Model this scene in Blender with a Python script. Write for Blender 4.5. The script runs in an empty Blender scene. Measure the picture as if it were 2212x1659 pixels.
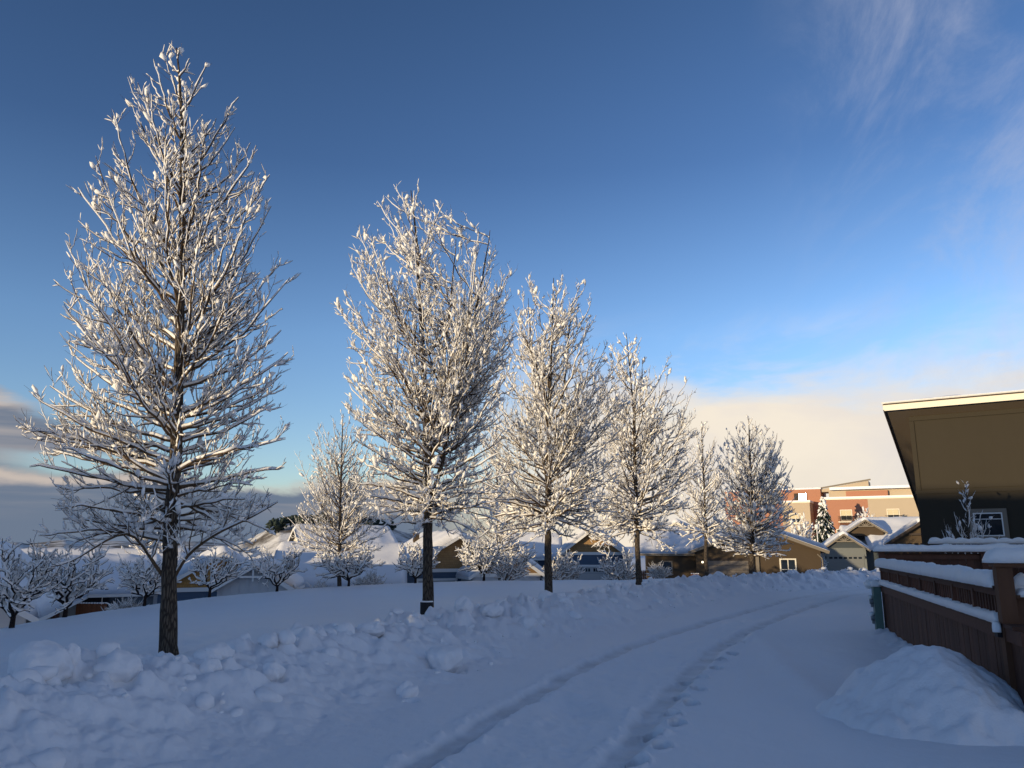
import bpy, math, random
import numpy as np
from mathutils import Vector, Matrix

R = math.radians
scene = bpy.context.scene
col = scene.collection

# ------------------------------------------------------------------ camera
CAM_H = 1.65
PITCH = R(11.846)
cam_d = bpy.data.cameras.new('camera')
cam = bpy.data.objects.new('camera', cam_d)
col.objects.link(cam)
cam.location = (0, 0, CAM_H)
cam.rotation_euler = (R(90) + PITCH, 0, 0)
cam_d.sensor_width = 36.0
cam_d.lens = 36.0 * 1671.0 / 2212.0
cam_d.clip_start = 0.1
cam_d.clip_end = 9000
scene.camera = cam

# ------------------------------------------------------------------ sun, sky, exposure
SUN_AZ = R(52)      # light travels towards +X sin, +Y cos
SUN_EL = R(4.0)
SUN_TO = Vector((-math.sin(SUN_AZ) * math.cos(SUN_EL), -math.cos(SUN_AZ) * math.cos(SUN_EL), math.sin(SUN_EL)))
sun_d = bpy.data.lights.new('sun', 'SUN')
sun_d.energy = 5.0
sun_d.angle = R(0.6)
sun_d.color = (1.0, 0.79, 0.49)
sun = bpy.data.objects.new('sun', sun_d)
col.objects.link(sun)
sun.rotation_euler = SUN_TO.to_track_quat('Z', 'Y').to_euler()

scene.view_settings.view_transform = 'Standard'
scene.view_settings.look = 'None'
scene.view_settings.gamma = 1
scene.view_settings.exposure = 0.0
scene.view_settings.use_curve_mapping = False
scene.cycles.max_bounces = 5
scene.cycles.diffuse_bounces = 3
scene.cycles.glossy_bounces = 3
scene.cycles.use_denoising = True

SKY_STRENGTH = 0.12
world = bpy.data.worlds.new('World')
scene.world = world
world.use_nodes = True


class NT:
    """tiny node-graph helper"""
    def __init__(self, tree):
        self.t = tree
        tree.nodes.clear()

    def n(self, kind, props=None, **inputs):
        nd = self.t.nodes.new(kind)
        for k, v in (props or {}).items():
            setattr(nd, k, v)
        for k, v in inputs.items():
            key = int(k[1:]) if k[0] == 'i' and k[1:].isdigit() else k.replace('_', ' ')
            self.set(nd, key, v)
        return nd

    def set(self, nd, key, v):
        s = nd.inputs[key]
        if hasattr(v, 'is_output') or isinstance(v, bpy.types.NodeSocket):
            self.t.links.new(v, s)
        elif isinstance(v, bpy.types.Node):
            self.t.links.new(v.outputs[0], s)
        else:
            s.default_value = v

    def m(self, op, a, b=0.0, c=0.0, clamp=False):
        nd = self.n('ShaderNodeMath', {'operation': op, 'use_clamp': clamp}, i0=a, i1=b)
        if op in ('MULTIPLY_ADD', 'SMOOTH_MIN', 'SMOOTH_MAX', 'COMPARE'):
            self.set(nd, 2, c)
        return nd.outputs[0]

    def sm(self, x, a, b):
        nd = self.n('ShaderNodeMapRange', {'interpolation_type': 'SMOOTHSTEP'}, i0=x, i1=a, i2=b, i3=0.0, i4=1.0)
        return nd.outputs[0]

    def mix(self, f, a, b, blend='MIX'):
        nd = self.n('ShaderNodeMix', {'data_type': 'RGBA', 'blend_type': blend})
        self.set(nd, 0, f)
        self.set(nd, 6, a)
        self.set(nd, 7, b)
        return nd.outputs[2]

    def noise(self, vec, scale, detail=4, rough=0.55, dist=0.0):
        return self.n('ShaderNodeTexNoise', None, Vector=vec, Scale=scale, Detail=detail, Roughness=rough, Distortion=dist).outputs[0]


g = NT(world.node_tree)
sky = g.n('ShaderNodeTexSky', {'sky_type': 'NISHITA', 'sun_disc': False, 'sun_elevation': SUN_EL,
                               'sun_rotation': SUN_AZ + math.pi, 'altitude': 1500.0,
                               'air_density': 1.0, 'dust_density': 0.3, 'ozone_density': 1.6})
tc = g.n('ShaderNodeTexCoord')
sep = g.n('ShaderNodeSeparateXYZ', None, Vector=tc.outputs['Generated'])
dx, dy, dz = sep.outputs
az = g.m('ARCTAN2', dx, dy)                      # 0 straight ahead, + right
el = g.m('ARCSINE', dz)
cv = g.n('ShaderNodeCombineXYZ', None, X=az, Y=g.m('MULTIPLY', el, 3.2), Z=0.0)
n1 = g.noise(cv, 3.2, 7, 0.58, 0.35)
n2 = g.noise(cv, 8.0, 6, 0.6, 0.2)
nn = g.m('ADD', g.m('MULTIPLY', g.m('SUBTRACT', n1, 0.5), 0.15), g.m('MULTIPLY', g.m('SUBTRACT', n2, 0.5), 0.05))
# low bank all round: its top edge lies at roughly 9 degrees, ragged
eln = g.m('ADD', el, nn)
bank_r = g.sm(g.m('ADD', eln, g.m('MULTIPLY', g.m('SUBTRACT', n2, 0.5), 0.05)), 0.218, 0.146)
ltop = g.n('ShaderNodeMapRange', None, i0=az, i1=-0.60, i2=-0.36, i3=0.168, i4=0.080).outputs[0]
bank_l = g.sm(g.m('SUBTRACT', g.m('ADD', el, g.m('MULTIPLY', nn, 0.55)), ltop), 0.006, -0.010)
gapn = g.noise(g.n('ShaderNodeCombineXYZ', None, X=g.m('MULTIPLY', az, 0.9), Y=g.m('MULTIPLY', el, 9.0), Z=3.7), 2.0, 5, 0.55, 0.4)
gap_el = g.m('ABSOLUTE', g.m('SUBTRACT', g.m('ADD', el, g.m('MULTIPLY', nn, 0.35)), 0.094))
gapf = g.m('MULTIPLY', g.sm(gap_el, 0.014, 0.004), g.sm(az, -0.62, -0.52))
right_side = g.sm(az, -0.12, 0.10)
bl = g.m('MULTIPLY', bank_l, g.m('SUBTRACT', 1.0, gapf))
bl = g.m('MULTIPLY', bl, g.m('SUBTRACT', 1.0, g.sm(az, -0.15, 0.12)))
br = g.m('MULTIPLY', g.m('MULTIPLY', bank_r, right_side), 0.97)
# clear cold air: the sky pales towards the horizon faster than the model does
ramp = g.n('ShaderNodeValToRGB')
cr = ramp.color_ramp
cr.elements[0].position = 0.0
cr.elements[0].color = (0.66, 0.68, 0.88, 1)
cr.elements[1].position = 1.0
cr.elements[1].color = (0.22, 0.28, 0.39, 1)
for pos, c in ((0.10, (0.68, 0.73, 0.92)), (0.25, (0.62, 0.71, 0.94)), (0.45, (0.36, 0.45, 0.66))):
    e_ = cr.elements.new(pos)
    e_.color = (*c, 1)
g.set(ramp, 0, g.m('MULTIPLY', el, 0.95, clamp=True))
tint = g.mix(1.0, sky.outputs[0], ramp.outputs[0], 'MULTIPLY')
skyb = g.n('ShaderNodeVectorMath', {'operation': 'SCALE'}, i0=tint)
g.set(skyb, 'Scale', g.m('MULTIPLY_ADD', dx, 0.60, 3.12))
# cloud radiance in the same units as the sky (divided by strength)
K = 1.0 / SKY_STRENGTH
cream = (0.94 * K, 0.83 * K, 0.68 * K, 1)
grey = (0.150 * K, 0.195 * K, 0.275 * K, 1)
warm = (0.66 * K, 0.56 * K, 0.48 * K, 1)
tops = g.noise(g.n('ShaderNodeCombineXYZ', None, X=g.m('MULTIPLY', az, 1.2), Y=g.m('MULTIPLY', el, 16.0), Z=8.1), 1.6, 5, 0.5, 0.3)
topmask = g.m('MULTIPLY', g.sm(tops, 0.40, 0.62), g.sm(el, 0.025, 0.055))
rimm = g.m('MAXIMUM', g.sm(g.m('ABSOLUTE', g.m('SUBTRACT', g.m('ADD', el, g.m('MULTIPLY', nn, 0.35)), 0.078)), 0.012, 0.0), g.sm(g.m('ABSOLUTE', g.m('SUBTRACT', g.m('ADD', el, g.m('MULTIPLY', nn, 0.35)), 0.158)), 0.014, 0.0))
topmask = g.m('MAXIMUM', g.m('MULTIPLY', topmask, 0.55), g.m('MULTIPLY', rimm, 0.9))
lc = g.mix(g.m('MULTIPLY', topmask, 0.9), grey, warm)
rc = g.mix(g.m('MULTIPLY', g.sm(n1, 0.35, 0.65), 0.35), cream, (0.76 * K, 0.68 * K, 0.60 * K, 1))
c1 = g.mix(bl, skyb.outputs[0], lc)
c2 = g.mix(br, c1, rc)
# high thin wisps to the upper right
wv = g.n('ShaderNodeCombineXYZ', None, X=g.m('ADD', g.m('MULTIPLY', az, 2.0), g.m('MULTIPLY', el, -1.0)), Y=g.m('MULTIPLY', el, 1.4), Z=1.3)
w1 = g.noise(wv, 2.4, 9, 0.66, 0.7)
wm = g.m('MULTIPLY', g.sm(w1, 0.38, 0.72), g.m('MULTIPLY', g.sm(az, 0.32, 0.52), 0.48))
w2n = g.noise(g.n('ShaderNodeCombineXYZ', None, X=g.m('MULTIPLY', az, 1.4), Y=g.m('MULTIPLY', el, 3.0), Z=5.0), 3.0, 6, 0.6, 0.6)
w2 = g.m('MULTIPLY', g.m('MULTIPLY', g.sm(w2n, 0.40, 0.68), g.sm(el, 0.31, 0.18)), g.m('MULTIPLY', right_side, 0.62))
c3 = g.mix(wm, c2, (0.52 * K, 0.55 * K, 0.68 * K, 1))
c4 = g.mix(w2, c3, (0.80 * K, 0.74 * K, 0.70 * K, 1))
bg = g.n('ShaderNodeBackground', None, Color=c4, Strength=SKY_STRENGTH)
out = g.n('ShaderNodeOutputWorld', None, Surface=bg.outputs[0])

# ------------------------------------------------------------------ helpers
F = 1671.0
CP, SP = math.cos(PITCH), math.sin(PITCH)


def at(x, y, Y):
    """the point of the place seen at photo position x, y (2212 wide) at distance Y ahead"""
    a = (x - 1106) / F
    b = (829.5 - y) / F
    ry, rz = CP - b * SP, SP + b * CP
    t = Y / ry
    return Vector((a * t, Y, CAM_H + rz * t))


def on_z(x, y, z):
    a = (x - 1106) / F
    b = (829.5 - y) / F
    ry, rz = CP - b * SP, SP + b * CP
    t = (z - CAM_H) / rz
    return Vector((a * t, ry * t, z))


_rng = np.random.RandomState(7)
_perm = _rng.permutation(512).astype(np.int64)
_perm = np.concatenate([_perm, _perm])
_ang = _rng.rand(512) * 2 * np.pi
_gx, _gy = np.cos(_ang), np.sin(_ang)


def perlin(x, y):
    xi = np.floor(x).astype(np.int64)
    yi = np.floor(y).astype(np.int64)
    xf, yf = x - xi, y - yi
    u = xf * xf * xf * (xf * (xf * 6 - 15) + 10)
    v = yf * yf * yf * (yf * (yf * 6 - 15) + 10)

    def gr(ix, iy, fx, fy):
        h = _perm[(_perm[ix & 511] + iy) & 511]
        return _gx[h] * fx + _gy[h] * fy
    a = gr(xi, yi, xf, yf)
    b = gr(xi + 1, yi, xf - 1, yf)
    c = gr(xi, yi + 1, xf, yf - 1)
    d = gr(xi + 1, yi + 1, xf - 1, yf - 1)
    return (a * (1 - u) + b * u) * (1 - v) + (c * (1 - u) + d * u) * v


def fbm(x, y, o=4, gain=0.5, billow=False):
    s, a = 0.0, 1.0
    for i in range(o):
        p = perlin(x * 2 ** i + 13.1 * i, y * 2 ** i + 7.7 * i)
        s = s + a * (np.abs(p) * 2 - 0.5 if billow else p)
        a *= gain
    return s


def sstep(x, a, b):
    t = np.clip((x - a) / (b - a), 0, 1)
    return t * t * (3 - 2 * t)


def poly_dist(px, py, pts):
    """distance and signed side (right of direction is +) and arc length to polyline"""
    best = np.full(px.shape, 1e9)
    side = np.ones(px.shape)
    arc = np.zeros(px.shape)
    s0 = 0
    for (ax, ay), (bx, by) in zip(pts[:-1], pts[1:]):
        ex, ey = bx - ax, by - ay
        L = math.hypot(ex, ey)
        t = np.clip(((px - ax) * ex + (py - ay) * ey) / (L * L), 0, 1)
        qx, qy = ax + t * ex, ay + t * ey
        d = np.hypot(px - qx, py - qy)
        m = d < best
        best = np.where(m, d, best)
        sg = np.sign((px - ax) * ey - (py - ay) * ex)
        side = np.where(m, np.where(sg == 0, 1, sg), side)
        arc = np.where(m, s0 + t * L, arc)
        s0 += L
    return best * side, arc


def smooth_line(pts, n=60):
    """Catmull-Rom through 2-D points"""
    P = [np.array(p, float) for p in pts]
    P = [2 * P[0] - P[1]] + P + [2 * P[-1] - P[-2]]
    out = []
    per = max(2, n // (len(pts) - 1))
    for i in range(1, len(P) - 2):
        for k in range(per):
            t = k / per
            out.append(0.5 * ((2 * P[i]) + (-P[i - 1] + P[i + 1]) * t + (2 * P[i - 1] - 5 * P[i] + 4 * P[i + 1] - P[i + 2]) * t * t
                              + (-P[i - 1] + 3 * P[i] - 3 * P[i + 1] + P[i + 2]) * t ** 3))
    out.append(P[-2])
    return [tuple(p) for p in out]


def mesh_np(name, V, faces, mat, parent=None, smooth=True, loc=None, sizes=None):
    """V (n,3) float; faces (m,k) int array, or a flat array with sizes"""
    me = bpy.data.meshes.new(name)
    V = np.ascontiguousarray(V, dtype=np.float32)
    me.vertices.add(len(V))
    me.vertices.foreach_set('co', V.ravel())
    if sizes is None:
        m, k = faces.shape
        flat = faces.ravel()
        starts = np.arange(m) * k
        tot = np.full(m, k)
    else:
        flat = faces
        m = len(sizes)
        tot = sizes
        starts = np.concatenate([[0], np.cumsum(sizes)[:-1]])
    me.loops.add(len(flat))
    me.loops.foreach_set('vertex_index', flat.astype(np.int32))
    me.polygons.add(m)
    me.polygons.foreach_set('loop_start', starts.astype(np.int32))
    me.polygons.foreach_set('loop_total', np.asarray(tot).astype(np.int32))
    me.update(calc_edges=True)
    me.validate()
    if smooth:
        me.polygons.foreach_set('use_smooth', np.ones(len(me.polygons), dtype=bool))
    me.materials.append(mat)
    return link(name, me, parent, loc)


def link(name, me, parent=None, loc=None):
    o = bpy.data.objects.new(name, me)
    col.objects.link(o)
    if parent is not None:
        o.parent = parent
    if loc is not None:
        o.location = loc
    return o


def tag(o, label=None, cat=None, group=None, kind=None):
    if label:
        o['label'] = label
    if cat:
        o['category'] = cat
    if group:
        o['group'] = group
    if kind:
        o['kind'] = kind
    return o


def empty(name, loc, rz=0.0):
    o = bpy.data.objects.new(name, None)
    o.empty_display_size = 0.2
    col.objects.link(o)
    o.location = loc
    o.rotation_euler = (0, 0, rz)
    return o


class MB:
    def __init__(self):
        self.v, self.f = [], []

    def add(self, vs, fs):
        b = len(self.v)
        self.v += [tuple(v) for v in vs]
        self.f += [tuple(b + i for i in f) for f in fs]
        return self

    def box(self, x0, x1, y0, y1, z0, z1):
        return self.add([(x0, y0, z0), (x1, y0, z0), (x1, y1, z0), (x0, y1, z0), (x0, y0, z1), (x1, y0, z1), (x1, y1, z1), (x0, y1, z1)],
                        [(0, 3, 2, 1), (4, 5, 6, 7), (0, 1, 5, 4), (1, 2, 6, 5), (2, 3, 7, 6), (3, 0, 4, 7)])

    def prism(self, poly, y0, y1):
        """polygon in x,z (counter-clockwise seen from -y) extruded along y"""
        n = len(poly)
        vs = [(x, y0, z) for x, z in poly] + [(x, y1, z) for x, z in poly]
        fs = [tuple(range(n)), tuple(range(2 * n - 1, n - 1, -1))]
        fs += [(i, i + n, (i + 1) % n + n, (i + 1) % n) for i in range(n)]
        return self.add(vs, fs)

    def bar(self, p, q, w, h):
        """rectangular bar from p to q, w sideways, h upward"""
        p, q = Vector(p), Vector(q)
        d = (q - p).normalized()
        up = Vector((0, 0, 1)) if abs(d.z) < 0.95 else Vector((0, 1, 0))
        s = d.cross(up).normalized()
        u = s.cross(d).normalized()
        vs = []
        for c in (p, q):
            for a, b in ((-1, -1), (1, -1), (1, 1), (-1, 1)):
                vs.append(c + s * a * w / 2 + u * b * h / 2)
        return self.add(vs, [(0, 1, 2, 3), (7, 6, 5, 4), (0, 4, 5, 1), (1, 5, 6, 2), (2, 6, 7, 3), (3, 7, 4, 0)])

    def tube(self, pts, r, n=8, r2=None):
        pts = [Vector(p) for p in pts]
        rings = []
        for i, p in enumerate(pts):
            d = (pts[min(i + 1, len(pts) - 1)] - pts[max(i - 1, 0)]).normalized()
            up = Vector((0, 0, 1)) if abs(d.z) < 0.9 else Vector((1, 0, 0))
            s = d.cross(up).normalized()
            u = s.cross(d)
            rr = r if r2 is None else r + (r2 - r) * i / (len(pts) - 1)
            rings.append([p + (s * math.cos(2 * math.pi * k / n) + u * math.sin(2 * math.pi * k / n)) * rr for k in range(n)])
        vs = [v for ring in rings for v in ring]
        fs = []
        for i in range(len(pts) - 1):
            for k in range(n):
                fs.append((i * n + k, i * n + (k + 1) % n, (i + 1) * n + (k + 1) % n, (i + 1) * n + k))
        fs.append(tuple(range(n - 1, -1, -1)))
        fs.append(tuple((len(pts) - 1) * n + k for k in range(n)))
        return self.add(vs, fs)

    def build(self, name, mat, parent=None, smooth=False, loc=None):
        me = bpy.data.meshes.new(name)
        me.from_pydata(self.v, [], self.f)
        me.update()
        if smooth:
            me.polygons.foreach_set('use_smooth', np.ones(len(me.polygons), dtype=bool))
        me.materials.append(mat)
        return link(name, me, parent, loc)


# ------------------------------------------------------------------ materials
def material(name):
    m = bpy.data.materials.new(name)
    m.use_nodes = True
    return m, NT(m.node_tree)


def finish(g, base, rough=0.8, bump=None, bdist=0.01, bstr=0.6, metallic=0.0, spec=0.3, **kw):
    b = g.n('ShaderNodeBsdfPrincipled', None, Roughness=rough, Metallic=metallic)
    g.set(b, 'Base Color', base)
    g.set(b, 'Specular IOR Level', spec)
    for k, v in kw.items():
        g.set(b, k.replace('_', ' '), v)
    if bump is not None:
        bn = g.n('ShaderNodeBump', None, Strength=bstr, Distance=bdist, Height=bump)
        g.set(b, 'Normal', bn.outputs[0])
    g.n('ShaderNodeOutputMaterial', None, Surface=b.outputs[0])


def snow_mat(name, c=(0.84, 0.86, 0.90), fine=1.0, coarse=True, attr=False):
    m, g = material(name)
    t = g.n('ShaderNodeTexCoord').outputs['Object']
    a = g.noise(t, 9.0, 5, 0.6)
    b = g.noise(t, 90.0, 3, 0.6)
    base = g.mix(g.noise(t, 0.7, 4, 0.6), (c[0] * .96, c[1] * .96, c[2] * .96, 1), (*c, 1))
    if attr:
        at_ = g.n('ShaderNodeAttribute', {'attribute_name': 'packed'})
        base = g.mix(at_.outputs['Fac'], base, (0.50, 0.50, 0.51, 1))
    h = g.m('ADD', g.m('MULTIPLY', a, 1.0), g.m('MULTIPLY', b, 0.25 * fine))
    finish(g, base, 0.62, h, 0.03, 0.55, spec=0.25)
    return m


M = {}
M['snow'] = snow_mat('snow_ground', attr=True)
M['snow_soft'] = snow_mat('snow_soft', (0.86, 0.87, 0.90), 0.5)
M['snow_tree'] = snow_mat('snow_on_branches', (0.90, 0.885, 0.86), 0.5)


def bark(name, c1, c2, scale=1.0):
    m, g = material(name)
    t = g.n('ShaderNodeTexCoord').outputs['Object']
    mp = g.n('ShaderNodeMapping', None, Vector=t, Scale=(30 * scale, 30 * scale, 5.0 * scale))
    v = g.n('ShaderNodeTexVoronoi', {'feature': 'DISTANCE_TO_EDGE'}, Vector=mp.outputs[0], Scale=1.0)
    w = g.noise(mp.outputs[0], 2.0, 6, 0.65)
    crack = g.sm(g.m('ADD', v.outputs[0], g.m('MULTIPLY', g.m('SUBTRACT', w, 0.5), 0.35)), 0.02, 0.22)
    base = g.mix(crack, (*c1, 1), g.mix(w, (*c2, 1), (c2[0] * .6, c2[1] * .6, c2[2] * .6, 1)))
    finish(g, base, 0.9, g.m('ADD', crack, g.m('MULTIPLY', w, 0.5)), 0.02, 0.9, spec=0.1)
    return m


M['bark'] = bark('furrowed_bark', (0.045, 0.036, 0.030), (0.165, 0.132, 0.100))
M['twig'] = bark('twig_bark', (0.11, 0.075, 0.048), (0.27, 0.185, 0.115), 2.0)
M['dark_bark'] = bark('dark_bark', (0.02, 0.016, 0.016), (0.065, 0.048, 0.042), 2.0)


def flat(name, c, rough=0.8, var=0.12, scale=3.0, bstr=0.3, metallic=0.0, spec=0.3, stretch=(1, 1, 1), objvar=0.0):
    m, g = material(name)
    t = g.n('ShaderNodeTexCoord').outputs['Object']
    mp = g.n('ShaderNodeMapping', None, Vector=t, Scale=stretch).outputs[0]
    n = g.noise(mp, scale, 6, 0.62)
    f = g.noise(mp, scale * 9, 4, 0.6)
    lo = tuple(max(0, x * (1 - var)) for x in c) + (1,)
    hi = tuple(min(1, x * (1 + var)) for x in c) + (1,)
    base = g.mix(g.m('ADD', g.m('MULTIPLY', n, 0.7), g.m('MULTIPLY', f, 0.3)), lo, hi)
    if objvar:
        oi = g.n('ShaderNodeObjectInfo')
        v = g.m('ADD', g.m('MULTIPLY', oi.outputs['Random'], 2 * objvar), 1 - objvar)
        base = g.mix(1.0, base, g.n('ShaderNodeCombineColor', None, Red=v, Green=v, Blue=v).outputs[0], 'MULTIPLY')
    finish(g, base, rough, g.m('ADD', n, f), 0.004, bstr, metallic, spec)
    return m


def siding(name, c, pitch=0.15, vertical=False, batten=False, soft=0.1):
    """lap siding or board and batten whose shallow relief is too far off to be built"""
    m, g = material(name)
    t = g.n('ShaderNodeTexCoord').outputs['Object']
    s = g.n('ShaderNodeSeparateXYZ', None, Vector=t)
    ax = g.m('ADD', s.outputs[0], s.outputs[1]) if vertical else s.outputs[2]
    fr = g.m('FRACT', g.m('DIVIDE', ax, pitch))
    n = g.noise(t, 1.6, 6, 0.65)
    base = g.mix(n, tuple(x * (1 - soft) for x in c) + (1,), tuple(x * (1 + soft) for x in c) + (1,))
    hgt = g.sm(fr, 0.0, 0.12) if vertical else fr
    finish(g, base, 0.75, hgt, 0.02, 0.8, spec=0.2)
    return m


def shingle(name, c):
    m, g = material(name)
    t = g.n('ShaderNodeTexCoord').outputs['Object']
    mp = g.n('ShaderNodeMapping', None, Vector=t, Rotation=(R(90), 0, 0))
    br = g.n('ShaderNodeTexBrick', {'offset': 0.5}, Vector=mp.outputs[0], Scale=1.0)
    g.set(br, 'Color1', tuple(x * 0.88 for x in c) + (1,))
    g.set(br, 'Color2', tuple(x * 1.1 for x in c) + (1,))
    g.set(br, 'Mortar', tuple(x * 0.55 for x in c) + (1,))
    g.set(br, 'Mortar Size', 0.008)
    g.set(br, 'Brick Width', 0.16)
    g.set(br, 'Row Height', 0.18)
    n = g.noise(t, 2.5, 5, 0.6)
    base = g.mix(g.m('MULTIPLY', n, 0.3), br.outputs[0], tuple(x * 0.8 for x in c) + (1,))
    finish(g, base, 0.85, br.outputs['Fac'], -0.01, 0.6, spec=0.15)
    return m


M['white'] = flat('white_trim_paint', (0.74, 0.73, 0.70), 0.55, 0.06)
M['cream'] = flat('cream_trim_paint', (0.80, 0.74, 0.60), 0.5, 0.05)
M['blue'] = siding('blue_lap_siding', (0.085, 0.125, 0.185))
M['navy'] = siding('navy_lap_siding', (0.045, 0.070, 0.110))
M['greyblue'] = siding('grey_blue_siding', (0.16, 0.19, 0.22))
M['pale'] = siding('pale_board_and_batten', (0.50, 0.51, 0.52), 0.42, True)
M['ivory'] = siding('ivory_siding', (0.66, 0.60, 0.48))
M['tan'] = shingle('tan_shingle', (0.36, 0.22, 0.10))
M['ochre'] = shingle('ochre_shingle', (0.45, 0.25, 0.085))
M['brown'] = flat('brown_stucco', (0.074, 0.052, 0.031), 0.85, 0.2, 1.2)
M['tanwall'] = flat('beige_wall', (0.22, 0.20, 0.17), 0.85, 0.1, 1.2)
M['greygreen'] = siding('grey_green_siding', (0.175, 0.185, 0.175))
M['dkgrey'] = siding('charcoal_siding', (0.06, 0.07, 0.075))
M['darktrim'] = flat('dark_brown_trim', (0.045, 0.032, 0.024), 0.7, 0.1)
M['greytrim'] = flat('grey_brown_trim', (0.20, 0.17, 0.13), 0.7, 0.1)
M['roofing'] = flat('asphalt_shingle', (0.05, 0.05, 0.052), 0.9, 0.2)
M['soffit'] = flat('soffit_paint', (0.13, 0.10, 0.065), 0.8, 0.08, 1.0)
M['bigwall'] = flat('olive_brown_panel', (0.045, 0.039, 0.029), 0.88, 0.14, 0.8, stretch=(1, 1, 0.35), spec=0.1)
M['door'] = flat('garage_door_paint', (0.42, 0.42, 0.41), 0.6, 0.06)
M['doorgrey'] = flat('grey_garage_door_paint', (0.16, 0.165, 0.16), 0.6, 0.06)
M['doorbrown'] = flat('brown_garage_door_paint', (0.15, 0.13, 0.11), 0.6, 0.08)
M['pink'] = flat('salmon_stucco', (0.40, 0.19, 0.12), 0.9, 0.08, 0.6)
M['sand'] = flat('sand_stucco', (0.46, 0.38, 0.28), 0.9, 0.06, 0.6)
M['concrete'] = flat('grey_concrete', (0.20, 0.20, 0.20), 0.9, 0.1, 1.0)
M['fence'] = flat('stained_fence_wood', (0.092, 0.040, 0.024), 0.75, 0.4, 2.2, 0.5, stretch=(6, 6, 0.6), objvar=0.22)
M['fence2'] = flat('cedar_wood', (0.23, 0.085, 0.035), 0.8, 0.25, 2.0, 0.5, stretch=(5, 5, 0.7), objvar=0.12)
M['post'] = flat('fence_post_wood', (0.115, 0.052, 0.026), 0.75, 0.35, 2.0, 0.5, stretch=(5, 5, 0.6))
M['green'] = flat('green_painted_steel', (0.12, 0.20, 0.17), 0.45, 0.08)
M['metal'] = flat('grey_metal', (0.25, 0.26, 0.27), 0.45, 0.1, metallic=0.6)
M['black'] = flat('black_rubber', (0.012, 0.012, 0.014), 0.6, 0.1)
M['needles'] = flat('dark_needles', (0.022, 0.035, 0.028), 0.8, 0.4, 8.0)
M['blind'] = flat('window_blind', (0.60, 0.52, 0.34), 0.8, 0.05)


def glass(name, c=(0.012, 0.017, 0.022), rough=0.04, spec=0.7):
    m, g = material(name)
    t = g.n('ShaderNodeTexCoord').outputs['Object']
    n = g.noise(t, 1.5, 2, 0.5)
    finish(g, g.mix(n, (*c, 1), tuple(x * 1.6 for x in c) + (1,)), rough, n, 0.002, 0.15, spec=spec)
    return m


M['glass'] = glass('window_glass')


def mirror_mat():
    m, g = material('sunlit_window_pane')
    t = g.n('ShaderNodeTexCoord').outputs['Object']
    n = g.noise(t, 1.5, 2, 0.5)
    finish(g, g.mix(n, (0.55, 0.52, 0.48, 1), (0.6, 0.57, 0.52, 1)), 0.16, None, metallic=1.0, spec=1.0)
    return m


M['glint'] = mirror_mat()


def glow(name, c, s):
    m, g = material(name)
    t = g.n('ShaderNodeTexCoord').outputs['Object']
    n = g.noise(t, 3.0, 2, 0.5)
    b = g.n('ShaderNodeBsdfPrincipled', None, Roughness=0.4)
    g.set(b, 'Base Color', g.mix(n, (*c, 1), (c[0], c[1], c[2] * 0.95, 1)))
    g.set(b, 'Emission Color', (*c, 1))
    g.set(b, 'Emission Strength', s)
    g.n('ShaderNodeOutputMaterial', None, Surface=b.outputs[0])
    return m


M['lamp'] = glow('lit_lamp_glass', (1.0, 0.86, 0.62), 3.0)

# ------------------------------------------------------------------ terrain
BANK = smooth_line([(-7.5, 1.0), (-5.6, 5.0), (-4.38, 8.52), (-3.88, 9.64), (-2.67, 12.73), (-1.02, 16.71), (1.11, 20.52), (3.6, 25.47),
                    (6.24, 30.4), (10.02, 34.6), (14.1, 37.9), (18.6, 41.0), (27, 45.5), (45, 52)], 90)
RUT1 = smooth_line([(-2.1, 3.0), (-0.94, 6.66), (-0.7, 7.37), (-0.11, 9.1), (0.86, 11.8), (2.44, 15.33), (4.37, 18.85), (6.53, 22.49),
                    (8.87, 26.55), (10.88, 29.45), (14.17, 33.4), (20, 37.6), (30, 41.5)], 90)
RUT2 = smooth_line([(-0.3, 3.0), (0.68, 6.66), (0.87, 7.13), (1.3, 8.33), (1.81, 9.75), (2.49, 11.59), (3.68, 14.52), (5.56, 18.32),
                    (7.66, 22.03), (10.41, 26.55), (13.87, 31.3), (19.5, 35.6), (30, 39.5)], 90)
FEET = [(1.06, 7.1, 0), (1.37, 7.66, 1), (1.35, 8.06, 0), (1.69, 8.5, 1), (1.73, 8.95, 0), (2.06, 9.5, 1), (2.03, 9.9, 0), (2.37, 10.42, 1),
        (2.35, 11.05, 0), (2.63, 11.38, 1), (3.08, 12.3, 1), (3.37, 13.2, 0), (3.75, 13.85, 1), (4.13, 15.2, 0), (4.43, 15.6, 1), (4.91, 16.9, 0), (5.43, 17.8, 1)]
ROAD_Z = -0.15
PITS = [(*on_z(px_, py_, pz_)[:2], pd_, pr_) for px_, py_, pz_, pd_, pr_ in (
    (128, 1548, .10, .24, .10), (262, 1540, .08, .22, .10), (985, 1428, .0, .20, .13), (930, 1432, .0, .14, .08), (600, 1492, .05, .16, .07),
    (812, 1394, .18, .16, .10), (480, 1436, .26, .16, .08), (892, 1500, -.08, .13, .06), (1012, 1352, .2, .16, .10), (1150, 1356, .1, .14, .10), (330, 1475, .2, .12, .07))]
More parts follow.
